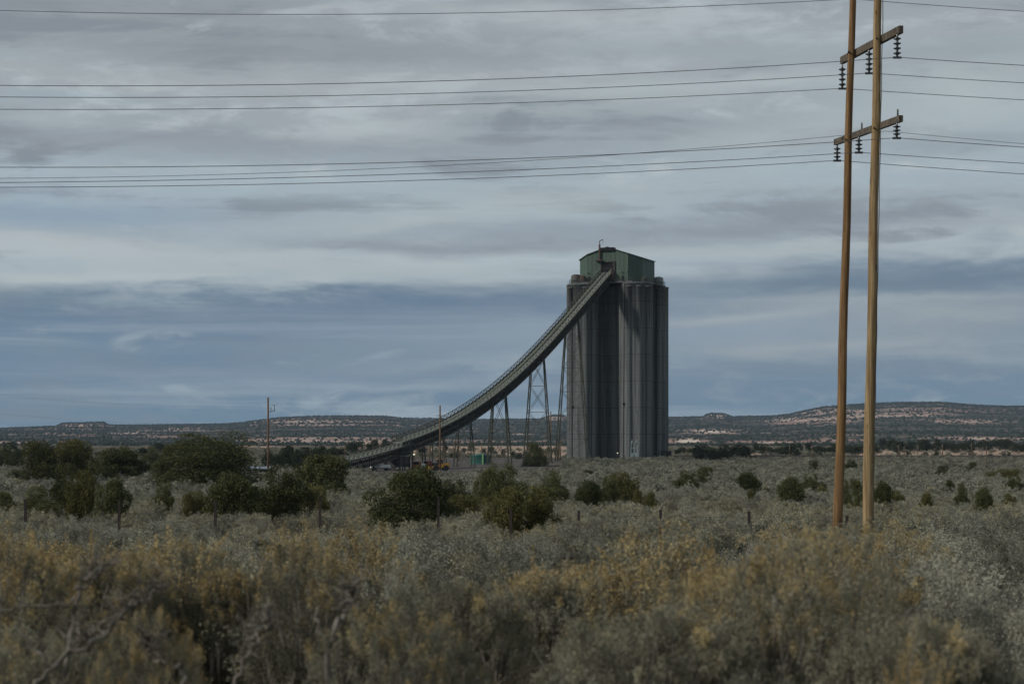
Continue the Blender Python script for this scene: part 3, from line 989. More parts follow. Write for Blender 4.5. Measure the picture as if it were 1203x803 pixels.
# transfer house under the joint
tx = plan_s(474)
tc = Vector((E.x + UD.x * tx, E.y + UD.y * tx)) + WN * 2
t = thing('transfer_house', 'dark open steel transfer house under the joint of two conveyors', 'building', (tc.x, tc.y, ground_at(tc.x, tc.y)), math.atan2(UD.y, UD.x))
b = MB().box((0, 0, 2.3), (6.5, 4.6, 2.9)); b.build('wall', M['shed'], t)
for x in (-3.4, 0, 3.4):
    for y in (-2.4, 2.4): MB().beam((x, y, -.2), (x, y, 4.0), .3).build('column', M['steel'], t)
MB().box((0, 0, 3.9), (7.2, 5.2, .18)).build('roof', M['deck'], t)

# ------------------------------------------------------------------ yard things
t = small('water_tank', 'squat teal water tank with pale ladder near the conveyor towers', 'tank', 564, 655)
r = 3.3
MB().lathe([(r, 0), (r, 2.9), (r + .1, 3.0), (r * .2, 3.5), (.01, 3.55)], 32).build('shell', M['tank'], t)
MB().box((.9, -r - .12, 1.7), (.5, .3, 3.4)).build('ladder', M['tank_pale'], t)
# wheel loader
t = small('wheel_loader', 'yellow wheel loader parked among red machines below the conveyor', 'loader', 517, 545, R(14))
b = MB().box((1.1, 0, 1.5), (2.6, 1.9, 1.1)); b.box((2.0, 0, 2.05), (.9, 1.5, .3)); b.box((-.9, 0, 1.15), (1.4, 1.2, .6)); b.build('body', M['yellow'], t)
b = MB().prism([(-.75, -.8), (.55, -.8), (.55, .8), (-.75, .8)], 2.05, 3.2); b.build('cab', M['window'], t)
MB().box((-.1, 0, 3.28), (1.6, 1.8, .16)).build('cab_roof', M['yellow'], t)
b = MB(); b.beam((-1.0, -.5, 1.5), (-3.0, -.5, .6), .28); b.beam((-1.0, .5, 1.5), (-3.0, .5, .6), .28); b.build('lift_arm', M['yellow'], t)
b = MB().raw([(-3.0, -1.4, .1), (-4.1, -1.4, .1), (-3.2, -1.4, 1.25), (-3.0, 1.4, .1), (-4.1, 1.4, .1), (-3.2, 1.4, 1.25)], [(0, 1, 2), (5, 4, 3), (0, 3, 4, 1), (0, 2, 5, 3)]); b.build('bucket', M['yellow'], t)
for x in (-1.35, 1.45):
    for y in (-1.05, 1.05):
        MB().tube([(x, y - .28, .8), (x, y + .28, .8)], .8, 18).build('wheel', M['rubber'], t)
# dump truck (red, facing with one lamp lit)
def truck(label, px, d, rz, m_cab, m_bed, name, cat, lamp=False):
    t = small(name, label, cat, px, d, rz)
    b = MB().prism([(-1.0, -1.0), (1.0, -1.0), (1.0, 1.0), (-1.0, 1.0)], .8, 1.5); b.box((.2, 0, 1.9), (1.5, 1.85, .9)); b.build('cab', m_cab, t)
    MB().box((-.6, 0, 1.95), (.12, 1.6, .6)).build('windscreen', M['window'], t)
    b = MB().box((2.7, 0, 1.3), (3.2, 1.9, .9)); b.build('bed', m_bed, t)
    MB().box((1.5, 0, .75), (5.2, 1.0, .25)).build('chassis', M['steel'], t)
    for x in (-.2, 3.2):
        for y in (-.9, .9): MB().tube([(x, y - .15, .48), (x, y + .15, .48)], .48, 14).build('wheel', M['rubber'], t)
    for y in (-.7, .7):
        MB().box((-1.04, y, 1.15), (.08, .3, .22)).build('headlight', M['lamp'] if lamp else M['steel_pale'], t)
    return t
truck('red dump truck with white bed facing the camera below the conveyor', 490, 560, R(75), M['red'], M['white'], 'dump_truck', 'truck')
truck('dark red truck half hidden left of the yellow loader', 502, 570, R(40), M['red'], M['shed'], 'flatbed_truck', 'truck')
truck('white pickup truck under the low end of the conveyor', 440, 545, R(10), M['white'], M['white'], 'pickup_truck', 'truck', True)
# service lamp mast by red truck
t = small('lamp_mast', 'short mast with a lit yellow lamp over the red dump truck', 'lamp', 486.5, 566)
MB().tube([(0, 0, 0), (0, 0, 4.2)], .08, 6).build('post', M['steel'], t)
MB().box((0, 0, 4.3), (.55, .45, .4)).build('lamp_head', M['lamp'], t)
# stack of pale pipes
t = small('pipe_stack', 'white pipes leaning in a low stack under the conveyor', 'pipes', 467, 560)
for k in range(4):
    MB().tube([(-2.2 + k * .5, 0, .35 + k * .1), (.6 + k * .45, .3, 1.5 + k * .15)], .2, 8).build('pipe', M['white'], t)
# conveyor-side shed and trailer among the left trees
t = small('open_shed', 'dark flat-roofed shed between dark junipers on the left', 'shed', 173, 430, R(4))
b = MB().box((0, 0, 2.75), (7.0, 3.5, .3)); b.build('roof', M['shed'], t)
b = MB().box((0, 1.6, 1.3), (6.6, .15, 2.7)); b.build('wall', M['shed'], t)
b = MB()
for x in (-3.2, 0, 3.2): b.beam((x, -1.6, -.3), (x, -1.6, 2.7), .2)
b.build('post', M['steel'], t)
t = small('camper_trailer', 'white rounded trailer end peeking out left of the big domed juniper', 'trailer', 187, 440, R(-25))
b = MB()
prof = [(-1.5, .6), (-1.75, 1.2), (-1.65, 2.2), (-1.1, 2.75), (0, 2.9), (2.4, 2.9), (2.6, 2.5), (2.6, .6)]
n_ = len(prof)
vs = [(x, -1.1, z) for x, z in prof] + [(x, 1.1, z) for x, z in prof]
b.raw(vs, [tuple(range(n_)), tuple(reversed(range(n_, 2 * n_)))] + [(i, n_ + i, n_ + (i + 1) % n_, (i + 1) % n_) for i in range(n_)])
b.build('body', M['white'], t)
MB().box((.4, -1.12, 2.0), (.9, .06, .6)).build('window', M['window'], t)
MB().tube([(.8, -1.15, .42), (.8, -.9, .42)], .42, 14).build('wheel', M['rubber'], t)
t = small('low_shed', 'low shed with pale blue-grey roof behind the brown utility pole', 'shed', 304, 440, R(6))
MB().box((0, 0, .85), (5.4, 3.2, 1.7)).build('wall', M['shed'], t)
MB().prism([(-3.0, -1.9), (3.0, -1.9), (3.0, 1.9), (-3.0, 1.9)], [1.72, 1.72, 2.2, 2.2], [1.85, 1.85, 2.33, 2.33]).build('roof', M['shedroof'], t)
# pale ledge of sandstone beyond the sage on the right
def ledge(px0, px1, d, h, label):
    x0, x1 = (px0 - CX) / F * d, (px1 - CX) / F * d
    b = MB(); n = 14; poly = []
    for k in range(n):
        a = 2 * math.pi * k / n
        rr = 1 + .25 * math.sin(3 * a + px0) + .12 * math.cos(5 * a)
        poly.append(((x1 - x0) / 2 * math.cos(a) * rr, 4 * math.sin(a) * rr))
    b.prism(poly, -.5, [h * (.8 + .2 * math.sin(k * 1.7)) for k in range(n)])
    cx_ = (x0 + x1) / 2
    o = b.build('rock_ledge', M['rock'], None, (cx_, d, ground_at(cx_, d)))
    tag(o, label, 'rock')
ledge(882, 901, 800, 2.0, 'pale flat sandstone ledge at the far edge of the sage on the right')
ledge(420, 428, 1100, 4.5, 'small pale sandstone block above the feeder conveyor, left one')
ledge(431, 452, 1150, 6.0, 'wide pale sandstone outcrop above the feeder conveyor')

# ------------------------------------------------------------------ railway with catenary masts
rail = MB()
d0 = 735.0
xs = np.linspace(60, 330, 28)
for i in range(len(xs) - 1):
    x0, x1 = xs[i], xs[i + 1]
    z0_, z1_ = ground_at(x0, d0), ground_at(x1, d0)
    vs = []
    for x, z in ((x0, z0_), (x1, z1_)):
        for yy, zz in ((-4.2, -.4), (-1.9, 1.55), (1.9, 1.55), (4.2, -.4)):
            vs.append((x, d0 + yy, z + zz))
    rail.raw(vs, [(0, 4, 5, 1), (1, 5, 6, 2), (2, 6, 7, 3)])
    for yy in (-.72, .72):
        rail.beam((x0, d0 + yy, z0_ + 1.66), (x1, d0 + yy, z1_ + 1.66), .09, .16)
o = rail.build('railway_track', M['ballast']); o['kind'] = 'structure'

mast_spec = [(807, 720, 16), (852, 735, 15), (899, 735, 15), (926, 735, 15), (952, 735, 15), (1053, 735, 15), (1060, 760, 12), (1075.5, 735, 15), (1104.5, 732, 16), (1138.5, 731, 17)]
mast_lab = ['right of the silo, first of the row', 'behind the dark far tree mass', 'by the pale rock ledge', 'fourth from the silo', 'just left of the tall wooden poles',
            'first right of the tall wooden poles', 'short one behind the row right of the poles', 'third right of the tall wooden poles', 'against sand, second from right', 'against sand, last thick one']
def mast(px, d, hpx, label):
    x = (px - CX) / F * d
    t = thing('catenary_mast', label, 'pole', (x, d - 4, ground_at(x, d)), 0, 'railway masts in a row')
    h = hpx / F * d + 1.0
    MB().tube([(0, 0, -.3), (0, 0, h)], [.17, .12], 6).build('pole', M['pole_far'], t)
    b = MB().beam((0, 0, h - .8), (0, 2.6, h - .5), .12); b.beam((0, 0, h - 1.9), (0, 2.4, h - .6), .09); b.build('bracket', M['steel'], t)
for (a, lb_) in zip(mast_spec, mast_lab): mast(*a, 'thin railway mast ' + lb_)

# ------------------------------------------------------------------ wooden utility poles in the middle distance
def far_pole(px, ytop, d, label, rad=.14, arms=(), lean=0.0, group='wooden utility poles on the plain'):
    x = (px - CX) / F * d
    gz = ground_at(x, d)
    h = CAMZ + (HY - ytop) / F * d - gz
    t = thing('utility_pole', label, 'pole', (x, d, gz), 0, group)
    MB().tube([(0, 0, -.3), (lean * .5, 0, h * .5), (lean, 0, h)], [rad * 1.25, rad * 1.1, rad], 8).build('pole', M['pole_far'], t)
    for (dz, kind) in arms:
        if kind == 'u':        # standoff bracket with two upright insulators
            b = MB()
            b.beam((0, 0, h - dz), (1.35, 0, h - dz + .35), .12)
            b.beam((.55, 0, h - dz + .1), (.55, 0, h - dz - .0 + 1.1), .14); b.beam((1.25, 0, h - dz + .3), (1.25, 0, h - dz + 1.5), .14)
            b.beam((.55, 0, h - dz + 1.45), (1.25, 0, h - dz + 1.45), .08)
            b.build('bracket', M['steel_pale'], t)
        else:
            b = MB().beam((-1.0, -.2, h - dz), (1.0, -.2, h - dz), .14); b.build('crossarm', M['pole_far'], t)
    return t, h
far_pole(315, 466.5, 395, 'tall brown utility pole with two bracket arms left of the conveyor', .17, ((3.0, 'u'), (6.4, 'u')))
far_pole(517, 476, 520, 'tall brown utility pole standing in front of the conveyor', .19, ((2.6, 'c'),))
far_pole(405.3, 522, 540, 'thin grey pole above the low end of the conveyor', .09)
far_pole(504.5, 523, 560, 'slim pole left of the loader under the conveyor', .13)
far_pole(522, 512, 690, 'slim pole behind the gallery right of the tall brown pole', .14)
far_pole(533, 518, 700, 'first short pole between conveyor and teal tank', .15)
far_pole(539, 516, 700, 'second short pole between conveyor and teal tank', .15)
far_pole(566, 520, 720, 'short pole directly behind the teal tank', .15)
far_pole(577, 524, 700, 'stout short pole right behind the teal tank', .2)
far_pole(647, 483, 700, 'tall thin pole before the tower left of the silo', .19)
far_pole(658, 519, 715, 'short dark pole close left of the silo wall', .22)
far_pole(654.5, 521, 718, 'short grey pole beside the dark one left of the silo', .15)
far_pole(1159, 524, 560, 'nearer grey pole in the sage at the far right', .12, ((1.0, 'c'),))
# faint wires from the brown pole
def wire(name, pts, r, label, group=None):
    o = MB().tube(pts, r, 5, 0, False).build(name, M['wire'])
    tag(o, label, 'cable', group); return o
def sagpts(a, b, sag, n=24):
    a, b = Vector(a), Vector(b)
    return [a.lerp(b, k / n) - Vector((0, 0, 4 * sag * (k / n) * (1 - k / n))) for k in range(n + 1)]
for i, (dz, side) in enumerate(((1.6, 'upper'), (5.0, 'lower'))):
    p = P(315 + 7, 466.5 + dz * 5.9, 395)
    wire('power_cable', sagpts(p, P(-260, 425 + i * 24, 330), 2.5), .012, side + ' faint thin wire leaving the brown pole to the left', 'faint wires of the brown pole line')
    wire('power_cable', sagpts(p, P(517, 481 + i * 7, 520), 3.5), .012, side + ' faint thin wire from the brown pole towards the conveyor pole', 'faint wires of the brown pole line')

# ------------------------------------------------------------------ the big two-pole power structure
XR, YR, XL, YL = 12.96, 66.5, 11.99, 72.4
AV = Vector((XL - XR, YL - YR, 0)); AVn = AV.normalized()
SID = Vector((AVn.y, -AVn.x, 0))              # to the right of the arm, seen from the camera
if SID.x < 0: SID = -SID
pp_ = thing('power_pole', 'tall pair of tan wooden power poles joined by two crossarms', 'power pole', (12.4, 69.6, ground_at(12.4, 69.6)))
O = Vector(pp_.location)
def bigpole(pxb, pxt, d, r0, r1, H=20.6):
    gx = (pxb - CX) / F * d
    gz = ground_at(gx, d)
    x1 = (pxt - CX) / F * d                     # where the pole crosses the top of the photograph
    zt = CAMZ + HY / F * d
    hh = gz + H
    def X(z): return gx + (x1 - gx) * (z - gz) / (zt - gz)
    pts = []; rad = []
    for k in range(15):
        z = gz - .5 + (hh - gz + .5) * k / 14
        wob = .018 * math.sin(k * 1.3 + pxb)
        pts.append(Vector((X(z) + wob, d + .01 * math.sin(k * .9), z)) - O)
        rad.append(r0 + (r1 - r0) * k / 14)
    return MB().tube(pts, rad, 20).build('pole', M['pole' if pxb > 1000 else 'pole_brown'], pp_), X, hh
dl, dr = 70.8, 68.2
plo, XLf, hL = bigpole(984, 1001.5, dl, .180, .112)
pro, XRf, hR = bigpole(1019, 1031.5, dr, .196, .124, 20.9)
def armpt(t, zrow_r, zrow_l):
    """t=0 near (right) end, 1 far (left) end"""
    zr = CAMZ + (HY - zrow_r) / F * YR; zl = CAMZ + (HY - zrow_l) / F * YL
    return Vector((XR + (XL - XR) * t, YR + (YL - YR) * t, zr + (zl - zr) * t))
def arm(rr, rl, x_l, x_r, h=.30, wd=.16):
    a = armpt(-.01, rr, rl); b_ = armpt(1.01, rr, rl)
    a.x = (x_r - CX) / F * a.y; b_.x = (x_l - CX) / F * b_.y
    o = MB().beam(a - O + SID * .02, b_ - O + SID * .02, wd, h).build('crossarm', M['arm'], pp_)
    return a, b_
A0, A1 = arm(35, 71, 988.5, 1058, .25, .15)
B0, B1 = arm(139.5, 167, 981, 1058, .215, .14)
def insulator(px, ytop, ybot, d, discs, a, b_):
    top = P(px, ytop, d); bot = P(px, ybot, d)
    L = top.z - bot.z
    b = MB()
    c = bot - O
    b.tube([c + UP * L * .96, c + UP * (L + .12)], .025, 6)
    prof = [(.02, 0), (.045, .0), (.045, .03)]
    step = (L - .14) / discs
    for k in range(discs):
        z = .08 + k * step
        prof += [(.035, z), (.125, z + step * .30), (.135, z + step * .42), (.06, z + step * .55), (.04, z + step * .7), (.035, z + step)]
    prof += [(.02, L)]
    b.lathe(prof, 14, c)
    b.box(c + Vector((0, 0, -.01)), (.28, .06, .07))
    b.build('insulator', M['glass'], pp_)
    return bot
ins = []
for (px, yt, yb, n, A, B, tt) in ((1054, 40, 67.5, 4, A0, A1, .03), (1021, 58, 86, 4, A0, A1, .5), (989.5, 76, 104, 4, A0, A1, .97),
                                (1053.5, 144, 162, 3, B0, B1, .03), (1009, 160, 179, 3, B0, B1, .6), (983.5, 170, 188.5, 3, B0, B1, .97)):
    d = A.lerp(B, tt).y
    ins.append(insulator(px, yt, yb, d, n, A, B))
gw_ = MB()
gw_.tube([Vector((XRf(z) + .15 + .01 * math.sin(z * 3), dr - .13, z)) - O for z in np.linspace(0.2, 19.5, 40)], .014, 5)
gw_.build('ground_wire', M['steel'], pp_)
bolt = MB()
for (px, py, d) in ((996.5, 62, dl), (1029, 46, dr), (990, 162, dl), (1026, 151, dr)):
    c = P(px, py, d) - O
    bolt.tube([c - Vector((.02, .26, 0)), c + Vector((.02, .26, 0))], .03, 6)
bolt.build('bolt', M['steel'], pp_)
pins = MB()
for tt in (.04, .57):
    c = B0.lerp(B1, tt) - O
    pins.tube([c + UP * .1, c + UP * .34], .03, 6)
pins.build('pin', M['steel'], pp_)

WD = Vector((-AVn.y, AVn.x, 0))
if WD.x > 0: WD = -WD                           # towards the left of the picture, square to the arm
def conductor(p0, yl600, yl0, yr, label, r=.012):
    """p0: clamp point; rows where the wire passes photo columns 600, 0 and 1203"""
    def hit(px):
        k = (px - CX) / F
        s = (k * p0.y - p0.x) / (WD.x - k * WD.y)
        return s
    def zat(px, row):
        s = hit(px); y = p0.y + WD.y * s
        return s, CAMZ + (HY - row) / F * y
    s1, z1 = zat(600, yl600); s2, z2 = zat(0, yl0); s3, z3 = zat(1203, yr)
    A_ = np.array([[s1, s1 * s1], [s2, s2 * s2]]); c = np.linalg.solve(A_, [z1 - p0.z, z2 - p0.z])
    pts = []
    for s in np.linspace(72, 0, 40): pts.append(Vector((p0.x + WD.x * s, p0.y + WD.y * s, p0.z + c[0] * s + c[1] * s * s)))
    b2 = max(c[1], .0008)
    a3 = (z3 - p0.z - b2 * s3 * s3) / s3
    for s in np.linspace(-2, -60, 30): pts.append(Vector((p0.x + WD.x * s, p0.y + WD.y * s, p0.z + a3 * s + b2 * s * s)))
    o = MB().tube(pts, r, 6, 0, False).build('power_cable', M['wire'])
    tag(o, label, 'cable', 'high wires strung from the two-pole structure')
    return o
conductor(P(1000, -1, dl) , 14.5, 12.5, 13.5, 'single topmost wire crossing the sky above the crossarms', .011)
conductor(ins[0], 92.5, 100.5, 77, 'upper wire of three, held at the near end of the top crossarm')
conductor(ins[1], 107, 114, 97.5, 'middle wire of three under the top crossarm')
conductor(ins[2], 121, 128.5, 117.5, 'lowest wire of three, held at the far end of the top crossarm')
conductor(ins[3], 186.5, 196.5, 173, 'upper wire of the lower crossarm, held at its near end', .012)
conductor(ins[4], 200, 214.5, 192, 'middle wire of the lower crossarm', .012)
conductor(ins[5], 208, 220, 204.5, 'lowest wire of all, held at the far end of the lower crossarm', .012)
conductor(B0 - Vector((.5, 0, 0)) + UP * -.42, 190, 209.5, 169, 'thin wire crossing close under the upper wire of the lower crossarm', .008)

# ------------------------------------------------------------------ leaf cards
def cards(pos, nrm_bias, size, asp, tone, mats, name, up_bias=0.0, mi=None):
    """pos Nx3; every card a small bent-free quad with its own direction"""
    n = len(pos)
    d = rng.normal(size=(n, 3)) + nrm_bias
    d[:, 2] += up_bias
    d /= np.linalg.norm(d, axis=1)[:, None] + 1e-9
    s = np.cross(d, rng.normal(size=(n, 3)))
    s /= np.linalg.norm(s, axis=1)[:, None] + 1e-9
    sz = size * rng.uniform(.6, 1.35, n)
    a = d * (sz / 2)[:, None]; b = s * (sz * asp / 2)[:, None]
    v = np.stack([pos - a, pos + b * 1.0, pos + a, pos - b * 1.0], 1).reshape(-1, 3)
    me = bpy.data.meshes.new(name)
    me.vertices.add(n * 4); me.vertices.foreach_set('co', v.astype(np.float32).reshape(-1))
    me.loops.add(n * 4); me.loops.foreach_set('vertex_index', np.arange(n * 4, dtype=np.int32))
    me.polygons.add(n); me.polygons.foreach_set('loop_start', np.arange(0, n * 4, 4, dtype=np.int32))
    at = me.attributes.new('tone', 'FLOAT_VECTOR', 'FACE')
    at.data.foreach_set('vector', tone.astype(np.float32).reshape(-1))
    for m in mats: me.materials.append(m)
    me.update(calc_edges=True)
    me.validate()
    return me


def grow(seed, H, spread, nst, kids, levels, crooked=.25):
    """branch skeleton of a shrub: list of (points, r0, r1) and list of (tip, direction)"""
    rs = np.random.default_rng(seed)
    segs = []; tips = []
    def rec(p, d, L, r, lev):
        n = 4
        pts = [p]
        q = p.copy(); dd = d.copy()
        for i in range(n):
            dd = dd + rs.normal(size=3) * crooked + np.array([0, 0, .10])
            dd /= np.linalg.norm(dd)
            q = q + dd * L / n
            pts.append(q.copy())
        segs.append((pts, r, r * .6, lev))
        if lev >= levels:
            tips.append((q, dd)); return
        for k in range(kids[lev]):
            t = rs.uniform(.45, 1.0)
            i = min(n - 1, int(t * n))
            st = pts[i] + (pts[i + 1] - pts[i]) * (t * n - i)
            nd = dd + rs.normal(size=3) * .62
            nd[2] = abs(nd[2]) * .8 + .12
            nd /= np.linalg.norm(nd)
            rec(st, nd, L * rs.uniform(.5, .8), r * .6, lev + 1)
    for k in range(nst):
        a = 2 * math.pi * (k + rs.uniform(-.3, .3)) / nst
        tilt = rs.uniform(.15, 1.0) * spread
        d = np.array([math.cos(a) * math.sin(tilt), math.sin(a) * math.sin(tilt), math.cos(tilt)])
        rec(np.array([math.cos(a) * .05, math.sin(a) * .05, 0.0]), d, H * rs.uniform(.36, .5), H * .022, 0)
    return segs, tips


def shrub_meshes(seed, H, spread, nst, kids, levels, per_tip, leaf, kind, gold=0.0, plume=.12, tipspread=.06, asp=.3):
    segs, tips = grow(seed, H, spread, nst, kids, levels)
    st = MB()
    for pts, r0, r1, lev in segs:
        if lev <= 2 or leaf < .04:
            k = len(pts)
            st.tube([Vector(p) for p in pts], [r0 + (r1 - r0) * i / (k - 1) for i in range(k)], 5 if lev < 2 else 3, 0, False)
    sme = st.mesh(kind + '_stem', [M['stem']])
    rs = np.random.default_rng(seed + 99)
    T = np.array([t[0] for t in tips]); D = np.array([t[1] for t in tips])
    n = len(T)
    idx = np.repeat(np.arange(n), per_tip)
    u = rs.uniform(-.6, 1.0, len(idx))
    pos = T[idx] + D[idx] * (u * plume)[:, None] + rs.normal(size=(len(idx), 3)) * tipspread * (1.15 - .5 * np.clip(u, 0, 1))[:, None]
    pos[:, 2] = np.abs(pos[:, 2])
    tiptone = rs.uniform(0, 1, n)
    isg = (rs.uniform(0, 1, n) < gold * np.clip((T[:, 2] / H - .35) * 2.2, 0, 1.3)).astype(float)
    tone = np.zeros((len(idx), 3))
    tone[:, 0] = np.clip(tiptone[idx] * .7 + rs.uniform(0, .3, len(idx)), 0, 1)
    tone[:, 1] = isg[idx] * (u > -.1) * rs.uniform(.55, 1, len(idx))
    tone[:, 2] = rs.uniform(0, 1, len(idx))
    lme = cards(pos, D[idx] * 1.6, leaf, asp, tone, [M['rabbit' if kind == 'rabbitbrush' else 'sage']], kind + '_foliage', .6)
    return sme, lme


def plumes_mesh(seed, H, spread, n, name):
    """upright seed plumes above a shrub"""
    rs = np.random.default_rng(seed)
    r = np.sqrt(rs.uniform(0, 1, n)) * spread
    a = rs.uniform(0, 2 * math.pi, n)
    top = H * (.93 - .40 * (r / spread) ** 2) + rs.normal(size=n) * .05 * H
    per = 150
    idx = np.repeat(np.arange(n), per)
    u = rs.uniform(0, 1, len(idx))
    L = rs.uniform(.16, .34, n)
    lean = rs.normal(size=(n, 2)) * .25 + np.stack([np.cos(a), np.sin(a)], 1) * .35
    pos = np.zeros((len(idx), 3))
    w_ = .040 * (1.1 - u) * np.abs(rs.normal(size=len(idx)))
    aa = rs.uniform(0, 2 * math.pi, len(idx))
    pos[:, 0] = (r * np.cos(a))[idx] + lean[idx, 0] * u * L[idx] + w_ * np.cos(aa)
    pos[:, 1] = (r * np.sin(a))[idx] + lean[idx, 1] * u * L[idx] + w_ * np.sin(aa)
    pos[:, 2] = top[idx] + (u - .35) * L[idx]
    tone = np.zeros((len(idx), 3)); tone[:, 0] = rs.uniform(0, 1, n)[idx]; tone[:, 1] = rs.uniform(.6, 1, len(idx)); tone[:, 2] = np.clip(rs.uniform(0, 1, n)[idx] * .8 + rs.uniform(0, .2, len(idx)), 0, 1)
    return cards(pos, np.array([0, 0, .8]), .014, .45, tone, [M['rabbit']], name)


def dome_shrub(seed, ntuft, per, leaf, kind, gold=0.0, tl=.15, tw=.035, radius=.56, stems=26, asp=.35, lumps=7, goldlen=.25, zc=.22, zr=.66):
    """a mound of upright tufts on bent woody stems; 1 high, about 1.1 wide, hollow and woody below"""
    r_ = np.random.default_rng(seed)
    ld = r_.normal(size=(lumps, 3)); ld[:, 2] = np.abs(ld[:, 2]) * .8 + .15
    ld /= np.linalg.norm(ld, axis=1)[:, None]
    la = r_.uniform(.14, .46, lumps)
    d = r_.normal(size=(ntuft, 3)); d[:, 2] = np.abs(d[:, 2]) * 1.1 - .12
    d /= np.linalg.norm(d, axis=1)[:, None]
    bul = (np.clip(d @ ld.T, 0, 1) ** 6 * la[None, :]).sum(1)
    shell = np.where(r_.uniform(0, 1, ntuft) < .78, r_.uniform(.86, 1.0, ntuft), r_.uniform(.45, .86, ntuft))
    rr = (.70 + bul) * shell
    C = np.stack([d[:, 0] * rr * radius, d[:, 1] * rr * radius, zc + d[:, 2] * rr * zr], 1)
    C[:, 2] = np.clip(C[:, 2], .05, None)
    axis = d * np.array([1.0, 1.0, .6]) + np.array([0, 0, .5]) + r_.normal(size=(ntuft, 3)) * .22
    axis /= np.linalg.norm(axis, axis=1)[:, None]
    L = tl * r_.uniform(.6, 1.4, ntuft)
    idx = np.repeat(np.arange(ntuft), per)
    n = len(idx)
    u = r_.uniform(0, 1, n)
    prof = np.sin(np.clip(u * .93 + .07, 0, 1) * math.pi) ** .6
    wv = r_.normal(size=(n, 3)) * (tw * r_.uniform(.6, 1.4, ntuft))[idx][:, None] * prof[:, None]
    pos = C[idx] + axis[idx] * ((u - .35) * L[idx])[:, None] + wv
    pos[:, 2] = np.abs(pos[:, 2])
    gfield = np.array([mnoise.noise(Vector((c[0] * 3.1 + seed, c[1] * 3.1, c[2] * 2.2))) for c in C])
    isg = (gfield + r_.normal(size=ntuft) * .18 + (C[:, 2] - zc - .36) * 1.6 + (gold - .5) * 1.2 > .12).astype(float)
    if gold <= 0: isg[:] = 0
    tt = np.clip(.5 + gfield * .8 + r_.normal(size=ntuft) * .2, 0, 1)
    tone = np.zeros((n, 3))
    tone[:, 0] = np.clip(tt[idx] * .85 + r_.uniform(0, .15, n), 0, 1)
    tone[:, 1] = isg[idx] * (u > goldlen + .25) * r_.uniform(.35, 1, n)
    tone[:, 2] = np.clip(tt[idx] * .6 + r_.uniform(0, .4, n), 0, 1)
    lme = cards(pos, axis[idx] * 1.3, leaf, asp, tone, [M['rabbit' if kind == 'rabbitbrush' else 'sage']], kind + '_foliage', .2)
    sme = None
    if stems:
        st = MB()
        for k in range(stems):
            c = C[int(r_.integers(ntuft))]
            a0 = math.atan2(c[1], c[0])
            p0 = np.array([math.cos(a0) * .05, math.sin(a0) * .05, -.03])
            m1 = p0 * .6 + c * np.array([.45, .45, .25]) + r_.normal(size=3) * .04
            m2 = c * np.array([.8, .8, .62]) + r_.normal(size=3) * .04
            st.tube([Vector(p0), Vector(m1), Vector((m1 + m2) / 2 + r_.normal(size=3) * .015), Vector(m2), Vector(c)], [.022, .016, .012, .009, .004], 5, 0, False)
            for q in range(4):
                e = m2 + (c - m2) * r_.uniform(0, 1) + r_.normal(size=3) * .14
                st.tube([Vector(m2), Vector((m2 + e) / 2 + r_.normal(size=3) * .02), Vector(e)], [.007, .005, .002], 3, 0, False)
        sme = st.mesh(kind + '_stem', [M['stem']])
    return sme, lme


HI = {'sagebrush': [], 'rabbitbrush': []}
for k in range(4):
    HI['sagebrush'].append(dome_shrub(10 + k, 320, 190, .015, 'sagebrush', gold=.15 if k == 2 else 0.0, tl=.10, tw=.032, asp=.5))
for k in range(4):
    HI['rabbitbrush'].append(dome_shrub(40 + k, 340, 190, .014, 'rabbitbrush', gold=(.50, .64, .36, .54)[k], tl=.12, tw=.028, asp=.5) + (plumes_mesh(70 + k, 1.0, .34, 14 + 6 * k, 'flower_plume'),))


for k in range(4):       # old leggy plants: canopy carried on bare bent stems
    HI['rabbitbrush'].append(dome_shrub(60 + k, 380, 250, .0125, 'rabbitbrush', gold=(.55, .76, .34, .50)[k], tl=.095, tw=.026, stems=46, zc=.56, zr=.42, radius=.62, lumps=11, asp=.55) + (plumes_mesh(90 + k, 1.0, .34, 12, 'flower_plume'),))


def place_shrub(kind, vi, x, y, h, wscale, rz, label, group, gold=True):
    t = thing(kind, label, 'shrub', (x, y, ground_at(x, y) - .03), rz, group)
    t.scale = (h * wscale, h * wscale, h)
    parts = [('stem', HI[kind][vi][0]), ('foliage', HI[kind][vi][1])]
    if kind == 'rabbitbrush' and gold: parts.append(('flower_plume', HI[kind][vi][2]))
    for nm, me in parts:
        o = bpy.data.objects.new(nm, me); COL.objects.link(o); o.parent = t
    return t


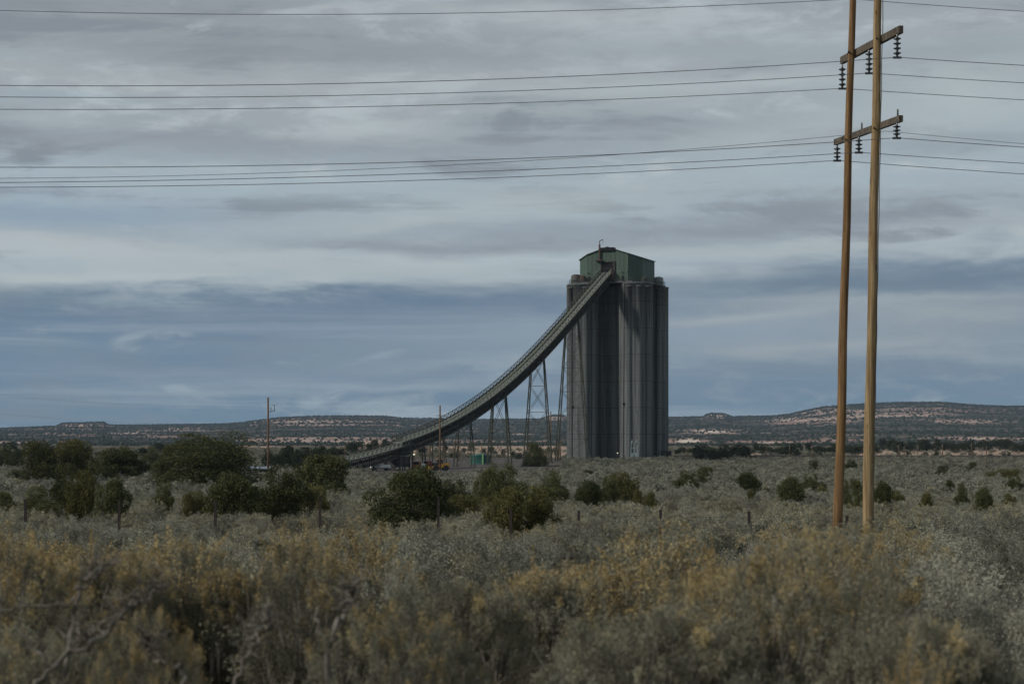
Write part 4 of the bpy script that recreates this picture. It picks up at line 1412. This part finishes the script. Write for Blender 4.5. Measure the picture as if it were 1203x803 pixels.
# foreground row: (photo column, row of the top, distance, kind, width scale, gold plumes, label)
front = [
    (-5, 662, 10.6, 'rabbitbrush', 200, 0, 'orange-tipped shrub cut by the left edge of the foreground'),
    (112, 616, 12.6, 'rabbitbrush', 150, 1, 'tall rust-tipped shrub rising highest at the left of the foreground'),
    (205, 642, 14.2, 'rabbitbrush', 140, 3, 'golden shrub right of the tall rust-tipped one'),
    (288, 636, 13.0, 'rabbitbrush', 150, 1, 'broad yellow-topped shrub above the dead branches at left'),
    (372, 655, 12.0, 'rabbitbrush', 160, 0, 'ochre shrub behind the pale forked dead trunk'),
    (452, 662, 13.6, 'sagebrush', 130, 0, 'greyer foreground shrub right of the pale forked dead trunk'),
    (535, 648, 12.2, 'rabbitbrush', 160, 2, 'brown-gold shrub at the centre of the foreground'),
    (640, 636, 13.8, 'rabbitbrush', 170, 1, 'faded gold shrub just right of the centre'),
    (60, 706, 9.6, 'rabbitbrush', 170, 2, 'grey-olive shrub among the dead limbs at lower left'),
    (165, 735, 9.2, 'rabbitbrush', 120, 0, 'small orange-tipped tuft low among the dead branches at lower left'),
    (520, 722, 9.2, 'rabbitbrush', 180, 3, 'nearest pale-tipped bush at the bottom, right of the dark hollow'),
    (645, 715, 9.4, 'sagebrush', 190, 2, 'dull olive bush at the bottom just right of centre'),
    (765, 672, 9.6, 'rabbitbrush', 250, 2, 'broad olive-grey shrub in front of the tallest golden mound'),
    (856, 624, 10.8, 'rabbitbrush', 200, 1, 'tallest golden mound, left of the two wooden poles'),
    (945, 648, 10.0, 'rabbitbrush', 230, 0, 'tan shrub below and left of the two wooden poles'),
    (1060, 684, 9.4, 'rabbitbrush', 210, 2, 'tan-topped shrub below the two wooden poles'),
    (1165, 715, 9.2, 'sagebrush', 230, 1, 'grey foreground shrub near the lower right corner'),
    (900, 745, 8.5, 'sagebrush', 220, 3, 'dark grey bush at the bottom, under the golden mound'),
    (1085, 768, 8.3, 'rabbitbrush', 180, 3, 'low tan bush at the bottom below the poles'),
]
for i, (px, top, d, kind, ws, g, lab) in enumerate(front):
    x = (px - CX) / F * d
    h = CAMZ + (HY - top) / F * d - ground_at(x, d)
    place_shrub(kind, g + (4 if kind == 'rabbitbrush' and top < 740 else 0), x, d, h / 1.12, ws / F * d / (1.05 * h), i * 2.1, lab, None, g in (1, 3))
rs = np.random.default_rng(5)
placed = []
# second belt and the first of the sage: individuals
zone_seen = {}
def zone_label(px, d, yellow):
    zn = ['at the left edge', 'below the big domed juniper', 'below the brown utility pole', 'below the conveyor', 'below the teal tank', 'below the silo', 'right of the silo foot',
          'left of the wooden poles', 'under the wooden poles', 'at the right edge'][int(min(9, max(0, (px + 60) / 132.4)))]
    dn = 'just behind the nearest brush' if d < 20 else ('in the middle belt of brush' if d < 32 else 'in the back belt of brush')
    nm = 'yellow-brown shrub' if yellow else 'grey-green sagebrush'
    return '%s %s, %s' % (nm, dn, zn), '%s %s, %s' % ('yellow-brown shrubs' if yellow else 'grey-green sagebrush plants', dn, zn)
n2 = 0
tries = 0
while n2 < 150 and tries < 4000:
    tries += 1
    d = 13.0 + 37 * rs.uniform() ** 1.0
    px = rs.uniform(-60, 1263)
    x = (px - CX) / F * d
    sp = .62 + d * .012
    if any((x - a) ** 2 + (d - b) ** 2 < (sp * .95) ** 2 for a, b in placed): continue
    placed.append((x, d))
    gx = fbm(px * .006, d * .08, 3)
    yellow = (d < 24 and gx > .05) or gx > .45
    gz = ground_at(x, d)
    toprow = rs.uniform(640, 690) if d < 20 else rs.uniform(622, 655)
    if px > 900: toprow += 12
    h = min(1.5, max(.45, CAMZ + (HY - toprow) / F * d - gz))
    kind = 'rabbitbrush' if yellow else 'sagebrush'
    place_shrub(kind, int(rs.choice([0, 2, 3] if kind == 'rabbitbrush' else [0, 1, 2, 3])), x, d, h, rs.uniform(.85, 1.25) * (1.0 if d < 20 else 1.15), rs.uniform(0, 6.28),
                *zone_label(px, d, yellow))
    n2 += 1
place_shrub('sagebrush', 1, (1010 - CX) / F * 53, 53, .95, 1.25, 1.0, 'dark grey bush at the foot of the two wooden poles', None)

# dead bleached branches
def dead(name, limbs, label, r0=.03):
    b = MB()
    for pts, ra, rb_ in limbs:
        P3 = [P(p[0], p[1], p[2] * 1.14) for p in pts]
        out = []
        for i in range(len(P3) - 1):
            for k in range(4):
                q = P3[i].lerp(P3[i + 1], k / 4)
                out.append(q + Vector(rs.normal(size=3) * .013))
        out.append(P3[-1])
        n = len(out)
        b.tube(out, [(ra + (rb_ - ra) * i / (n - 1)) * .8 for i in range(n)], 7)
    o = b.build(name, M['deadwood'])
    tag(o, label, 'dead branch')
    return o
def twigs(start, end, n, seed, L=30):
    rr = np.random.default_rng(seed); out = []
    n = n * 3
    for k in range(n):
        t = rr.uniform(.2, 1); px = start[0] + (end[0] - start[0]) * t; py = start[1] + (end[1] - start[1]) * t; d = start[2] + (end[2] - start[2]) * t
        a = rr.uniform(-2.8, -.3); l = L * rr.uniform(.5, 1.2)
        m_ = (px + math.cos(a) * l * .5 + rr.normal() * 3, py + math.sin(a) * l * .5 + rr.normal() * 3, d + rr.normal() * .04)
        e = (px + math.cos(a + rr.normal() * .4) * l, py + math.sin(a) * l - 2, d + rr.normal() * .1)
        out.append(([(px, py, d), m_, e], .0045 if k % 3 else .007, .0012))
    return out
# bleached limbs of old shrubs
dead('dead_branch', [([(384, 990, 7.9), (384, 830, 7.9), (386, 760, 7.9), (394, 735, 7.9), (408, 715, 7.95), (414, 695, 8.0), (410, 690, 8.0)], .022, .007),
                     ([(386, 760, 7.9), (376, 735, 7.95), (367, 715, 8.0)], .012, .005)] + twigs((394, 735, 7.9), (414, 692, 8), 9, 1),
     'pale forked dead trunk standing at the bottom left of centre')
dead('dead_branch', [([(20, 960, 7.6), (40, 800, 7.6), (62, 783, 7.6), (100, 760, 7.6), (122, 745, 7.65), (140, 722, 7.7), (175, 700, 7.8), (190, 690, 7.8)], .019, .006),
                     ([(122, 745, 7.65), (135, 725, 7.7), (132, 710, 7.7)], .009, .004), ([(62, 783, 7.6), (38, 765, 7.6), (20, 735, 7.6)], .010, .005)] + twigs((62, 783, 7.6), (190, 690, 7.8), 16, 2, 40),
     'long crooked dead limb slanting up at the lower left')
dead('dead_branch', [([(60, 960, 8.1), (85, 760, 8.1), (90, 700, 8.1), (104, 680, 8.1), (122, 664, 8.15)], .018, .006), ([(90, 700, 8.1), (70, 712, 8.1), (20, 716, 8.1), (-15, 722, 8.1)], .011, .004)] + twigs((90, 700, 8.1), (122, 664, 8.15), 12, 3, 34),
     'grey dead branch reaching up under the tall rust-tipped shrub')
dead('dead_branch', [([(250, 960, 7.8), (276, 795, 7.8), (296, 760, 7.8), (316, 728, 7.85), (318, 715, 7.85)], .014, .006)] + twigs((276, 795, 7.8), (316, 728, 7.85), 10, 4),
     'thin dead limb leaning right between low bushes at left')
dead('dead_branch', [([(205, 960, 7.9), (215, 800, 7.9), (212, 778, 7.9)], .014, .009), ([(212, 778, 7.9), (190, 783, 7.9), (172, 768, 7.9), (168, 745, 7.9)], .010, .005)] + twigs((190, 783, 7.9), (168, 745, 7.9), 8, 5),
     'short hooked dead limb right of the long crooked one')

# ------------------------------------------------------------------ sage cover: geometry nodes over scattered points
def proto(name, meshes):
    coll = bpy.data.collections.new(name)
    for i, me in enumerate(meshes):
        coll.objects.link(bpy.data.objects.new('%s_sprig_%02d' % (name, i), me))
    return coll
mid = [dome_shrub(200 + k, 90, 80, .032, 'sagebrush', (0, 0, 0, .75)[k], .15, .045, stems=0, asp=.5)[1] for k in range(4)]
far = [dome_shrub(230 + k, 42, 44, .070, 'sagebrush', (0, 0, 0, .6)[k], .17, .055, stems=0, asp=.65)[1] for k in range(4)]
cover_coll = proto('sage', mid + far)
pts = []; idx = []; rotv = []; scl = []
def scatter(r0, r1, dens, choose_far, hmul, azmax=20):
    area = math.radians(azmax) * (r1 * r1 - r0 * r0)
    n = int(area * dens)
    r = np.sqrt(rs.uniform(r0 * r0, r1 * r1, n)); a = np.radians(rs.uniform(-azmax, azmax, n))
    for rr_, aa in zip(r, a):
        x, y = rr_ * math.sin(aa), rr_ * math.cos(aa)
        z = ground_at(x, y)
        g = fbm(x * .05 + 7, y * .05, 3)
        g2 = fbm(x * .012, y * .012 + 9, 3)
        if g < -.42 and rr_ > 60: continue
        if rr_ > 500:      # keep the coal yard clear
            px = CX + x / y * F
            if 385 < px < 660 and rr_ > 515 and rr_ < 800: continue
            if 655 < px < 795 and 728 < rr_ < 775: continue
        if rr_ > 430 and rr_ < 560 and 425 < CX + x / y * F < 560: continue
        if rr_ > 790 and soil_gauss(CX + x / y * F, HY - (z - CAMZ) / y * F, PLAIN_BARE) > .35 and rs.uniform() < .93: continue
        v = int(rs.integers(0, 3))
        if (rr_ < 120 and rs.uniform() < .30 + .3 * g2) or rs.uniform() < .04: v = 3
        pts.append((x, y, z - .02)); idx.append(v + (4 if choose_far else 0))
        rotv.append((rs.normal() * .08, rs.normal() * .08, rs.uniform(0, 6.28)))
        h = hmul * rs.uniform(.45, 1.0) ** 1.3 * 1.35 * (1 + .4 * g)
        if rr_ < 74 and 930 < CX + x / y * F < 1070: h *= .72
        wd = h * rs.uniform(.9, 1.35)
        scl.append((wd, wd, h))
scatter(46, 100, .72, False, .84)
scatter(100, 200, .46, False, .98)
scatter(200, 420, .24, True, 1.2)
scatter(420, 800, .13, True, 1.3)
scatter(800, 1300, .05, True, 1.5, 16)
me = bpy.data.meshes.new('sagebrush_cover')
me.from_pydata(pts, [], [])
a_ = me.attributes.new('pick', 'INT', 'POINT'); a_.data.foreach_set('value', idx)
a_ = me.attributes.new('turn', 'FLOAT_VECTOR', 'POINT'); a_.data.foreach_set('vector', np.array(rotv, dtype=np.float32).reshape(-1))
a_ = me.attributes.new('size', 'FLOAT_VECTOR', 'POINT'); a_.data.foreach_set('vector', np.array(scl, dtype=np.float32).reshape(-1))
print('cover points', len(pts))
cov = bpy.data.objects.new('sagebrush_cover', me); COL.objects.link(cov)
tag(cov, 'grey-green sagebrush covering the whole plain out to the silo', 'sagebrush', None, 'stuff')
ng = bpy.data.node_groups.new('cover', 'GeometryNodeTree')
ng.interface.new_socket('Geometry', in_out='INPUT', socket_type='NodeSocketGeometry')
ng.interface.new_socket('Geometry', in_out='OUTPUT', socket_type='NodeSocketGeometry')
gi = ng.nodes.new('NodeGroupInput'); go = ng.nodes.new('NodeGroupOutput')
iop = ng.nodes.new('GeometryNodeInstanceOnPoints')
ci = ng.nodes.new('GeometryNodeCollectionInfo')
ci.inputs['Collection'].default_value = cover_coll
ci.inputs['Separate Children'].default_value = True
ci.inputs['Reset Children'].default_value = True
def nattr(nm, ty):
    n = ng.nodes.new('GeometryNodeInputNamedAttribute'); n.data_type = ty; n.inputs['Name'].default_value = nm
    return n.outputs['Attribute']
ng.links.new(gi.outputs[0], iop.inputs['Points'])
ng.links.new(ci.outputs[0], iop.inputs['Instance'])
iop.inputs['Pick Instance'].default_value = True
ng.links.new(nattr('pick', 'INT'), iop.inputs['Instance Index'])
ng.links.new(nattr('turn', 'FLOAT_VECTOR'), iop.inputs['Rotation'])
ng.links.new(nattr('size', 'FLOAT_VECTOR'), iop.inputs['Scale'])
ng.links.new(iop.outputs[0], go.inputs[0])
md = cov.modifiers.new('cover', 'NODES'); md.node_group = ng

# ------------------------------------------------------------------ junipers
def crown_mesh(seed, leaves, leaf, lobes, shape, matkey, name='crown', gold=.12):
    """unit crown: 1 wide, 1 tall, foot at z=0; shape 0 round, 1 dome to the ground, 2 conical"""
    r_ = np.random.default_rng(seed)
    L = []
    for k in range(lobes):
        a = r_.uniform(0, 2 * math.pi)
        zc = r_.uniform(.06, .80)
        if shape == 2: rad = .34 * (1.05 - zc)
        elif shape == 1: rad = .36 * math.sqrt(max(.05, 1 - (zc / .92) ** 2))
        else: rad = .33 * math.sqrt(max(.05, 1 - ((zc - .38) / .55) ** 2))
        rad *= r_.uniform(.3, 1.0)
        s = r_.uniform(.15, .25) * (1.15 - .4 * zc)
        L.append((rad * math.cos(a), rad * math.sin(a), zc, s, s * r_.uniform(.85, 1.3)))
    L.append((0, 0, .34, .32, .36)); L.append((r_.normal() * .05, r_.normal() * .05, .72, .18, .24))
    L = np.array(L)
    w_ = L[:, 3] ** 2; w_ /= w_.sum()
    id_ = r_.choice(len(L), leaves, p=w_)
    d = r_.normal(size=(leaves, 3)); d /= np.linalg.norm(d, axis=1)[:, None]
    # sprays: quantise direction into tufts so that the surface is lumpy with gaps
    tuft = r_.normal(size=(len(L), 26, 3)); tuft /= np.linalg.norm(tuft, axis=2)[:, :, None]
    tlen = r_.uniform(.84, 1.14, (len(L), 26))
    ti = r_.integers(0, 26, leaves)
    tv = tuft[id_, ti]
    rad = r_.uniform(.35, 1.0, leaves) ** .5 * tlen[id_, ti]
    dd = tv + d * .42
    dd /= np.linalg.norm(dd, axis=1)[:, None]
    pos = np.empty((leaves, 3))
    pos[:, 0] = L[id_, 0] + dd[:, 0] * rad * L[id_, 3]
    pos[:, 1] = L[id_, 1] + dd[:, 1] * rad * L[id_, 3]
    pos[:, 2] = L[id_, 2] + dd[:, 2] * rad * L[id_, 4]
    pos = pos[pos[:, 2] > .01]
    id2 = id_[:len(pos)]
    n = len(pos)
    tt = r_.uniform(0, 1, (len(L), 26))
    tone = np.zeros((n, 3))
    keep = np.ones(leaves, bool)
    tone[:, 0] = np.clip(.65 * tt[id_, ti][:n] + r_.uniform(0, .35, n), 0, 1)
    tone[:, 1] = (r_.uniform(0, 1, n) < gold) * .8
    tone[:, 2] = r_.uniform(0, 1, n)
    for ax in (0, 1):
        lo_, hi_ = np.percentile(pos[:, ax], [1.2, 98.8])
        pos[:, ax] = (pos[:, ax] - (lo_ + hi_) / 2) / (hi_ - lo_)
    pos[:, 2] /= np.percentile(pos[:, 2], 98.8)
    out = pos - np.array([0, 0, .4])
    return cards(pos, out * 1.5, leaf, .55, tone, [M[matkey]], name, .5)


def trunk_mesh(seed):
    r_ = np.random.default_rng(seed)
    b = MB()
    b.tube([(0, 0, -.03), (.02, .01, .2), (.0, .03, .5), (.02, 0, .8)], [.05, .04, .025, .01], 8)
    for k in range(7):
        a = r_.uniform(0, 6.28); z = r_.uniform(.06, .5)
        b.tube([(0, 0, z), (math.cos(a) * .15, math.sin(a) * .15, z + .08), (math.cos(a) * .32, math.sin(a) * .32, z + .22)], [.022, .015, .006], 5)
    return b.mesh('trunk', [M['bark']])
TR = [trunk_mesh(k) for k in range(3)]
CR = {}
for k in range(3):
    CR[('dome', k)] = crown_mesh(300 + k, 24000, .036, 12, 1, 'juniper', gold=.10)
    CR[('round', k)] = crown_mesh(320 + k, 24000, .036, 13, 0, 'juniper', gold=.15)
    CR[('cone', k)] = crown_mesh(340 + k, 9000, .042, 11, 2, 'juniper', gold=.12)
    CR[('olive', k)] = crown_mesh(360 + k, 22000, .036, 12, 1, 'juniper_olive', gold=.2)
    CR[('big', k)] = crown_mesh(380 + k, 60000, .024, 24, 1, 'juniper', gold=.10)
    CR[('far', k)] = crown_mesh(400 + k, 1800, .085, 9, 0, 'juniper_far', gold=0)

njt = 0
def tree(px0, px1, ytop, ybot, kind, label, d=None, group=None, parts=True, name='juniper_tree', cat='tree'):
    global njt
    yb = ybot + 1.5
    d = d or dist_for_row(yb, .8 if yb > 585 else (.5 if yb > 560 else .15))
    cx_ = ((px0 + px1) / 2 - CX) / F * d
    gz = ground_at(cx_, d)
    wd = (px1 - px0) / F * d * (1.14 if parts else 1.0)
    h = CAMZ + (HY - ytop) / F * d - gz
    k = njt % 3; njt += 1
    if parts:
        t = thing(name, label, cat, (cx_, d, gz - .05), njt * 1.7, group)
        t.scale = (wd, wd * .95, h)
        for nm, me_ in (('trunk', TR[k]), ('crown', CR[(kind, k)])):
            o = bpy.data.objects.new(nm, me_); COL.objects.link(o); o.parent = t
    else:
        t = bpy.data.objects.new(name, CR[(kind, k)]); COL.objects.link(t)
        t.location = (cx_, d, gz - .05); t.rotation_euler = (0, 0, njt * 1.7); t.scale = (wd, wd, h)
        tag(t, label, cat, group)
    return t

TREES = [
    (-14, 14, 524, 548, 'dome', 'dark juniper cut by the left edge'), (8, 30, 530, 549, 'round', 'small dark juniper second from the left edge'),
    (28, 68, 520, 566, 'round', 'loose olive juniper left half of the pair near the left edge'), (55, 101, 518, 566, 'olive', 'olive juniper right half of the pair near the left edge'),
    (98, 142, 531, 564, 'round', 'low spreading juniper left of the dark shed'), (120, 168, 527, 564, 'round', 'ragged juniper in front of the dark shed'),
    (170, 192, 526, 548, 'dome', 'round dark juniper above the white trailer'), (188, 240, 523, 570, 'big', 'lower tree on the left flank of the big domed juniper'),
    (192, 302, 513.5, 571, 'big', 'big domed dark juniper, broadest on the left side'),
    (65, 96, 549, 596, 'dome', 'upright juniper at left with rusty base'), (82, 111, 556, 601, 'olive', 'narrow yellow-green juniper against its taller neighbour'),
    (108, 149, 565, 602, 'dome', 'squat juniper with ragged top right of the rusty one'), (24, 68, 575, 599, 'dome', 'low wide juniper bush near the left edge'),
    (-6, 22, 578, 597, 'dome', 'low bush juniper at the left edge'), (10, 31, 552, 562, 'round', 'tiny juniper among pale sage at far left'),
    (176, 203, 569, 594, 'dome', 'small rounded juniper before the big dome'), (217, 246, 578, 600, 'olive', 'low olive juniper bush between two darker ones'),
    (243, 301, 558, 601, 'dome', 'rounded juniper right of centre in the left group'), (296, 357, 551, 600, 'dome', 'large rounded juniper behind the thin brown pole base'),
    (330, 403, 537, 588, 'round', 'wide olive juniper left of the conveyor tail'), (378, 406, 538, 580, 'dome', 'dark juniper against the tail of the conveyor'),
    (352, 385, 572, 596, 'olive', 'low pale bush beside the large rounded juniper'),
    (434, 502, 556, 603, 'dome', 'large juniper below the conveyor, left half'), (476, 527, 551, 602, 'dome', 'large juniper below the conveyor, right half'),
    (520, 558, 566, 591, 'dome', 'low dark juniper right of the large conveyor pair'), (518, 560, 582, 601, 'olive', 'low yellowish juniper bush by the fence post'),
    (556, 590, 553, 597, 'dome', 'dark juniper left half of the pair below the teal tank'), (572, 617, 549, 592, 'dome', 'dark juniper right half of the pair below the teal tank'),
    (572, 617, 574, 615, 'olive', 'nearest olive juniper, left half'), (602, 655, 573, 614, 'olive', 'nearest olive juniper, right half'),
    (630, 666, 557, 590, 'dome', 'upright juniper right of the nearest olive pair'), (618, 643, 521, 546, 'dome', 'dark juniper at the foot of the conveyor towers'),
    (675, 705, 566, 591, 'dome', 'juniper below the left side of the silo'), (701, 724, 562, 589, 'dome', 'left of two touching junipers below the silo'), (718, 746, 556, 586, 'olive', 'right of two touching junipers below the silo'),
    (757, 771, 578, 592, 'olive', 'tiny olive juniper below the right side of the silo'), (792, 818, 555, 576, 'dome', 'left of two junipers right below the silo'), (815, 837, 549, 569, 'dome', 'right of two junipers right below the silo'),
    (869, 896, 556, 580, 'dome', 'juniper halfway between silo and poles'), (878, 889, 574, 587, 'olive', 'tiny juniper in front of the halfway one'), (895, 904, 573, 585, 'olive', 'tiny lone juniper right of the halfway pair'),
    (915, 946, 562, 588, 'dome', 'rounded olive juniper left of the wooden poles'), (945, 967, 558, 577, 'dome', 'darker juniper close left of the wooden poles'),
    (949, 962, 541, 553, 'dome', 'small far juniper left of the wooden poles'), (958, 972, 571, 581, 'olive', 'small bush juniper left beside the poles'),
    (986, 1000, 566, 592, 'dome', 'juniper partly behind the left wooden pole'), (998, 1018, 564, 593, 'dome', 'juniper between the two wooden poles'), (1022, 1045, 567, 593, 'dome', 'juniper just right of the right wooden pole'),
    (991, 1006, 540, 553, 'dome', 'small far juniper seen between the poles'), (1044, 1062, 577, 591, 'olive', 'low olive bush right of the poles'),
    (1060, 1073, 566, 574, 'olive', 'small pale bush beyond the right of the poles'), (1078, 1094, 579, 594, 'olive', 'small rounded olive juniper in open sage at right'),
    (1100, 1115, 547, 560, 'dome', 'far dark juniper below the sand patch, left one'), (1112, 1123, 564, 577, 'dome', 'small juniper left of the taller one at right'),
    (1121, 1140, 570, 593, 'dome', 'tall narrow juniper in open sage at right'), (1132, 1148, 543, 556, 'dome', 'far dark juniper below the sand patch, right one'),
    (1147, 1168, 574, 597, 'dome', 'rounded juniper near the right edge'), (1184, 1206, 560, 577, 'dome', 'juniper cut by the right edge'), (1163, 1196, 551, 562, 'olive', 'low spread of olive scrub at far right'),
    (1178, 1192, 580, 590, 'olive', 'low bush juniper near the right edge'), (745, 756, 575, 588, 'olive', 'tiny bush under the pale blue frame'), (686, 700, 552, 562, 'dome', 'low dark bush at the left foot of the silo'),
]
for T_ in TREES: tree(*T_)

# the dark line of far trees: individuals without parts
rs2 = np.random.default_rng(21)
def far_row(px0, px1, n, yb0, yb1, h0, h1, grp, lab, w0=9, w1=20):
    for k in range(n):
        px = px0 + (px1 - px0) * (k + rs2.uniform(.1, .9)) / n
        yb = rs2.uniform(yb0, yb1); h = rs2.uniform(h0, h1); wd = rs2.uniform(w0, w1)
        tree(px - wd / 2, px + wd / 2, yb - h, yb, 'far', lab, None, grp, False)
far_row(310, 405, 14, 548, 553, 14, 26, 'dark junipers massed left of the conveyor', 'dark juniper in the mass between brown pole and conveyor tail', 14, 26)
far_row(403, 470, 8, 529, 532, 8, 15, 'dark junipers behind the feeder conveyor', 'far dark juniper just behind the feeder conveyor', 9, 16)
far_row(0, 190, 12, 531, 540, 6, 12, 'far junipers behind the left trees', 'far juniper behind the left group of trees', 10, 22)
far_row(480, 660, 20, 528, 538, 3, 8, 'small junipers on sand behind the towers', 'small far juniper on the sandy ground behind the towers', 5, 13)
far_row(820, 882, 8, 536, 541, 12, 18, 'dark tree mass right of the silo', 'far dark tree in the clump right of the silo', 14, 26)
far_row(790, 835, 6, 531, 534, 5, 8, 'low dark trees close right of the silo', 'low far tree close right of the silo', 8, 14)
far_row(885, 1030, 22, 530, 534, 6, 12, 'far tree line between silo and right poles', 'far dark tree in the line behind the two wooden poles', 9, 18)
far_row(1025, 1210, 26, 526, 530, 7, 13, 'far tree line on the right', 'far dark tree in the line above the sand at right', 10, 20)
far_row(1040, 1200, 9, 533, 539, 4, 7, 'small junipers on the sand at right', 'small juniper standing on the pale sand at right', 5, 10)

# scattered woodland on the mesas: far beyond counting, one object
tv = []; tf = []
oc = [(1, 0, 0), (-1, 0, 0), (0, 1, 0), (0, -1, 0), (0, 0, 1.0), (0, 0, -.4)]
of = [(0, 2, 4), (2, 1, 4), (1, 3, 4), (3, 0, 4), (2, 0, 5), (1, 2, 5), (3, 1, 5), (0, 3, 5)]
cnt = 0
for k in range(30000):
    r_ = math.sqrt(rs2.uniform(2300 ** 2, 7080 ** 2)) if k % 5 else rs2.uniform(6850, 7060)
    a = math.radians(rs2.uniform(-17, 17))
    x, y = r_ * math.sin(a), r_ * math.cos(a)
    z = mesa_height(r_, a, x, y) if r_ > 2600 else h_plain(r_, a, x, y)
    px = CX + x / y * F; py = HY - (z - CAMZ) / y * F
    if soil_gauss(px, py, MESA_BARE) > rs2.uniform(.15, 1.6): continue
    if fbm(x * .002, y * .002, 4) < rs2.uniform(-.5, .25) - .25: continue
    s = rs2.uniform(2.0, 4.4) * (.55 + r_ / 9000)
    tv += [(x + q[0] * s, y + q[1] * s, z + q[2] * s * rs2.uniform(.8, 1.3)) for q in oc]
    tf += [tuple(i + cnt for i in f) for f in of]; cnt += 6
me = bpy.data.meshes.new('mesa_woodland'); me.from_pydata(tv, [], tf); me.materials.append(M['juniper_far']); me.update()
wl = bpy.data.objects.new('mesa_woodland', me); COL.objects.link(wl)
tag(wl, 'scattered dark pinyon and juniper woodland covering the distant mesas', 'woodland', None, 'stuff')

# ------------------------------------------------------------------ wire fence
fe = thing('wire_fence', 'low wire fence on dark posts running through the sage', 'fence')
FP = [(-120, 68, 588), (30, 67, 590), (140, 66.5, 590), (253, 66, 590), (376, 65.5, 586), (515, 65, 587), (600, 64, 600), (680, 63.5, 603), (776, 63, 602), (880, 62, 604), (995, 61.5, 609), (1123, 60, 611), (1290, 59, 612)]
tops = []
for px, d, h in FP:
    x = (px - CX) / F * d; z = ground_at(x, d); h = CAMZ + (HY - h) / F * d - z
    MB().box((0, 0, h / 2 - .1), (.085, .085, h + .4)).build('post', M['post'], fe, (x, d, z))
    tops.append(Vector((x, d, z + h)))
fw = MB()
for a, b_ in zip(tops[:-1], tops[1:]):
    for dz in (.08, .35, .62): fw.tube([a - UP * dz, (a + b_) / 2 - UP * (dz + .03), b_ - UP * dz], .0035, 4, 0, False)
fw.build('fence_wire', M['post'], fe)

# ------------------------------------------------------------------ air
hz = MB().box((0, 3600, 72), (8200, 7700, 150)); 
hz.v = [(x, y, -6.5 if z < 0 else 175.0) for x, y, z in hz.v]
hm = bpy.data.materials.new('haze_air'); hm.use_nodes = True
ht = hm.node_tree
ht.nodes.remove(ht.nodes['Principled BSDF'])
pv = ht.nodes.new('ShaderNodeVolumePrincipled')
pv.inputs['Color'].default_value = (0.55, 0.72, 0.95, 1)
pv.inputs['Density'].default_value = 3.2e-5
pv.inputs['Anisotropy'].default_value = 0.0
ht.links.new(pv.outputs[0], ht.nodes['Material Output'].inputs['Volume'])
ho = hz.build('haze', hm)
tag(ho, 'thin blue air over the plain', 'haze', None, 'stuff')
